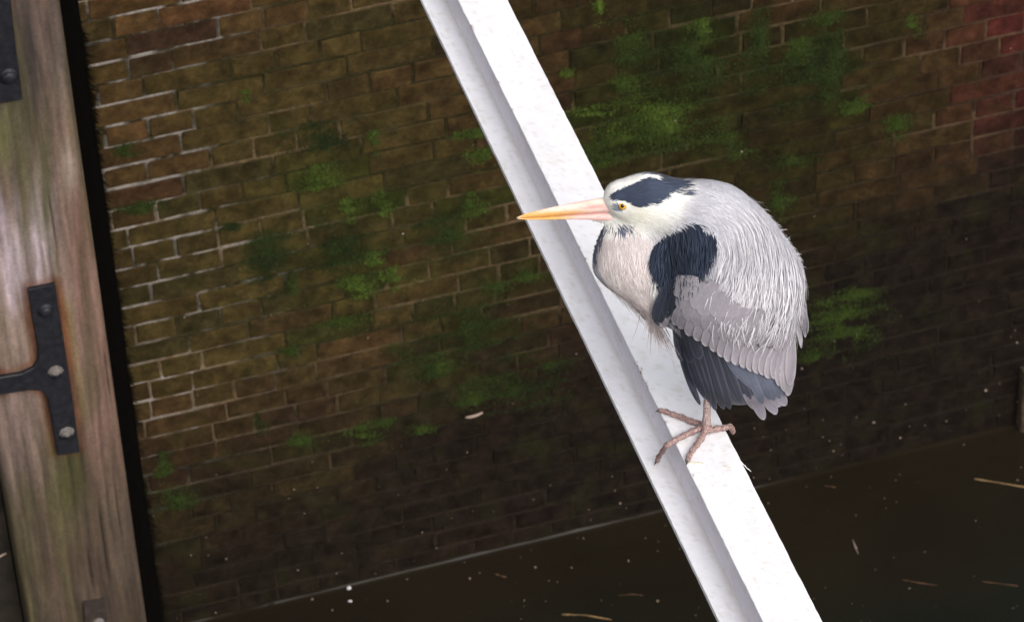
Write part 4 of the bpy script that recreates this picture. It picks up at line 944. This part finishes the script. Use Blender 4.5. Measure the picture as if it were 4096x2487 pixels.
def legmat():
    m = NT('scaly_leg_skin'); p = m.pos(); vo = m.n('TexVoronoi', feature='DISTANCE_TO_EDGE'); vo.inputs['Scale'].default_value = 300; m.t.links.new(p, vo.inputs['Vector'])
    n1 = m.noise(120, 4, p); n2 = m.noise(500, 3, p)
    c = m.mix(m.ramp(n1, [(0.35, 0.0), (0.65, 1.0)]), (0.120, 0.050, 0.042), (0.25, 0.130, 0.112))
    c = m.mix(m.ramp(vo.outputs[0], [(0.0, 0.75), (0.11, 0.0)]), c, (0.52, 0.44, 0.42))
    c = m.mix(m.math('MULTIPLY', m.ramp(n2, [(0.5, 0.0), (0.62, 0.8)]), m.ramp(m.attr(), [(0.0, 0.0), (1.0, 1.0)])), c, (0.55, 0.50, 0.47))
    m.set(Base_Color=c, Roughness=0.55); m.bump(m.math('ADD', vo.outputs[0], m.math('MULTIPLY', n1, .2)), 0.6, 0.0012); return m.m
wh = sm(0.012, 0.03, lv[:, 2] - TOPZ)
mesh('leg', hb(lv), lf, legmat(), heron, col=np.repeat(wh[:, None], 3, 1))
M_CLAW = simple('dark_claw', (0.045, 0.036, 0.036), 0.35, 0.5, 0, 0.4, 400)
for cl_ in CLAWS:
    pp = np.array([onb(p[:2], p[2]) for p in cl_]); tq = np.linspace(0, 1, 8)[:, None]; cur = pp[0] * (1 - tq) ** 2 + pp[1] * 2 * tq * (1 - tq) + pp[2] * tq ** 2
    cv, cf = tube(cur, 0.0028 * (1 - np.linspace(0, 1, 8) ** 1.3 * 0.9), 8); mesh('claw', hb(cv), cf, M_CLAW, heron)

# ================================================================ debris
M_REED = simple('dry_reed', (0.20, 0.125, 0.06), 0.8, 0.2, 0, 0.3, 150)
M_TWIG = simple('brown_twig', (0.085, 0.045, 0.025), 0.85, 0.2, 0, 0.4, 150)
M_PALE = simple('pale_litter', (0.27, 0.20, 0.16), 0.8, 0.2, 0, 0.3, 200)
def wat(x, y, h=0.002): return unp(x * K, y * K, (0, 0, h), (0, 0, 1))
def floater(name, pts, r, mat, label, cat, flat=0.5, group=None):
    r = r * 0.62; P = np.array([wat(x, y, 0.0015 + r * 0.5) for x, y in pts]); t = np.linspace(0, 1, 9); i = np.linspace(0, len(P) - 1, 9)
    Q = np.stack([np.interp(i, np.arange(len(P)), P[:, k]) for k in range(3)], 1)
    v, f = tube(Q, r * (0.75 + 0.35 * np.sin(t * 9 + len(label))) * np.where(t > .9, .6, 1), 6); v[:, 2] = 0.003 + (v[:, 2] - v[:, 2].mean()) * flat
    o = mesh(name, v, f, mat); tag(o, label, cat, group); return o
floater('reed_stem', [(1352, 1477), (1410, 1479), (1472, 1490)], 0.0042, M_REED, 'pale curved reed stem floating at the bottom edge of the picture', 'reed')
floater('reed_stem', [(2344, 1151), (2400, 1160), (2520, 1180)], 0.0050, M_REED, 'long straight brown reed floating at the right edge', 'reed')
tw = floater('twig', [(2170, 1394), (2210, 1401), (2256, 1408)], 0.0036, M_TWIG, 'thin twig with a pale bud floating at the lower right', 'twig')
floater('twig', [(2052, 1298), (2058, 1314), (2065, 1331)], 0.0040, M_PALE, 'short pale stick floating upright in the picture right of the beam', 'twig')
floater('reed_stem', [(1488, 1432), (1520, 1429), (1548, 1431)], 0.0028, M_TWIG, 'faint thin stem floating close left of the beam', 'reed')
floater('leaf_scrap', [(1192, 1380), (1205, 1384), (1218, 1388)], 0.0042, M_TWIG, 'small brown leaf scrap floating in the middle of the dark water', 'leaf')
floater('twig', [(2362, 1398), (2410, 1404), (2450, 1409)], 0.0030, M_TWIG, 'dark thin twig floating in the bottom right corner', 'twig')
floater('leaf_scrap', [(1985, 1168), (2000, 1170), (2012, 1172)], 0.0035, M_TWIG, 'tiny brown leaf scrap floating right beside the beam', 'leaf')
def blob(name, P, r, mat, label=None, cat=None, sq=(1, 1, 1), seed=0):
    bm = bmesh.new(); bmesh.ops.create_icosphere(bm, subdivisions=2, radius=r); rr_ = random.Random(seed)
    for v in bm.verts: v.co = Vector((v.co.x * sq[0], v.co.y * sq[1], v.co.z * sq[2])) * rr_.uniform(.72, 1.2)
    me = bpy.data.meshes.new(name); bm.to_mesh(me); bm.free(); me.materials.append(mat); me.polygons.foreach_set('use_smooth', np.ones(len(me.polygons), bool))
    o = bpy.data.objects.new(name, me); COL.objects.link(o); o.location = Vector(P); tag(o, label, cat); return o
M_FOAM = simple('white_froth', (0.50, 0.47, 0.47), 0.7, 0.3, 0, 0.2, 300)
blob('froth_clump', wat(839, 1413, .004), 0.0058, M_FOAM, 'larger white froth clump floating against the foot of the wall', 'froth', (1.1, 1.4, .5), 1)
blob('froth_clump', wat(842, 1445, .003), 0.0042, M_FOAM, 'smaller round white froth clump floating just below the larger one', 'froth', (1.4, .9, .5), 2)
# scrap of straw stuck to the wall
ps_, pz_ = wall_sz(np.array([1120., 1161.]) * K, np.array([1004., 992.]) * K, 0.006)
v, f = tube(wp(np.linspace(ps_[0], ps_[1], 5), np.linspace(pz_[0], pz_[1], 5), np.array([.006, .009, .010, .009, .006])), [.003, .0042, .0042, .004, .0028], 6)
tag(mesh('straw', v, f, M_PALE), 'pale flat scrap of straw stuck on the mossy wall left of the beam', 'straw')
# countless specks: seeds and snails on the wet wall, seeds on the water
def specks(name, P, r, mat, label, cat):
    oct_ = np.array([(1, 0, 0), (-1, 0, 0), (0, 1, 0), (0, -1, 0), (0, 0, 1), (0, 0, -1)], float); fo = np.array([(0, 2, 4), (2, 1, 4), (1, 3, 4), (3, 0, 4), (2, 0, 5), (1, 2, 5), (3, 1, 5), (0, 3, 5)])
    n = len(P); v = (P[:, None] + oct_[None] * r[:, None, None] * rng.uniform(.6, 1.3, (n, 6, 1))).reshape(-1, 3); f = (np.arange(n)[:, None, None] * 6 + fo[None]).reshape(-1, 3)
    o = mesh(name, v, f, mat); tag(o, label, cat, kind='stuff'); return o
n = 150; sx = rng.uniform(-1.15, 1.5, n); sz_ = np.abs(rng.normal(0.0, 0.30, n)) + 0.015; k_ = rng.random(n) < 0.22; sz_ = np.where(k_, rng.uniform(0.2, 1.5, n), sz_)
specks('wall_specks', wp(sx, sz_, 0.004), rng.uniform(.0010, .0032, n) * np.where(rng.random(n) < .15, 1.4, .8), M_PALE, 'tiny pale seeds and snails dotting the wet foot of the wall', 'specks')
n = 110; fx = rng.uniform(700, 2464, n); fy = rng.uniform(1040, 1496, n); P = np.array([wat(a, b, .0015) for a, b in zip(fx, fy)]); keep_ = ((P - W0) @ WN) > 0.02; P = P[keep_]
specks('floating_specks', P, rng.uniform(.0012, .0034, len(P)) * np.where(rng.random(len(P)) < .2, 1.4, .8), simple('dull_seed', (0.15, 0.11, 0.08), 0.8, 0.2, 0, 0.4, 200), 'tiny seeds drifting on the dark water', 'specks')
# small forked twig at the far left, lodged between the gate and the water
TP = [gsz(-4, 1398), gsz(10, 1378), gsz(27, 1370)]; P = np.array([wp(a, b, GO - .06) for a, b in TP]); v, f = tube(P, [.003, .0032, .002], 6)
tag(mesh('twig', v, f, M_PALE), 'short pale twig lodged by the lock gate at the left edge', 'twig')
# encrusted timber fender at the right edge
fs, fz = wall_sz(np.array([4082., 4086.]), np.array([1490., 1690.]), 0.03); fs = float(fs.mean()) + 0.004; zt = float(fz[0]); zz_ = np.arange(-0.1, zt, 0.012); prof_ = np.array([(0, 0.0), (0.0, 0.028), (0.005, 0.034), (0.04, 0.034), (0.06, 0.034), (0.06, 0.0)])
vv = []
for z in zz_:
    q = prof_.copy(); q[1:4, 0] += 0.010 * (fbm(np.array([z * 14]), np.array([2.]), 201)[0] - .5); q[:, 1] *= 0.8 + .5 * fbm(np.array([z * 18]), np.array([5.]), 203)[0]; vv.append(wp(fs + q[:, 0], np.full(len(q), z), q[:, 1]))
ff = [t[::-1] for t in grid_faces(len(prof_), len(zz_))]; nL = len(prof_) * (len(zz_) - 1); ff.append(tuple(range(nL, nL + len(prof_))))
tag(mesh('timber_fender', np.vstack(vv), ff, simple('encrusted_timber', (0.05, 0.034, 0.022), 0.9, 0.2, 0, 0.6, 50, 0.004)), 'crusty brown upright timber fender on the wall at the right edge', 'fender')
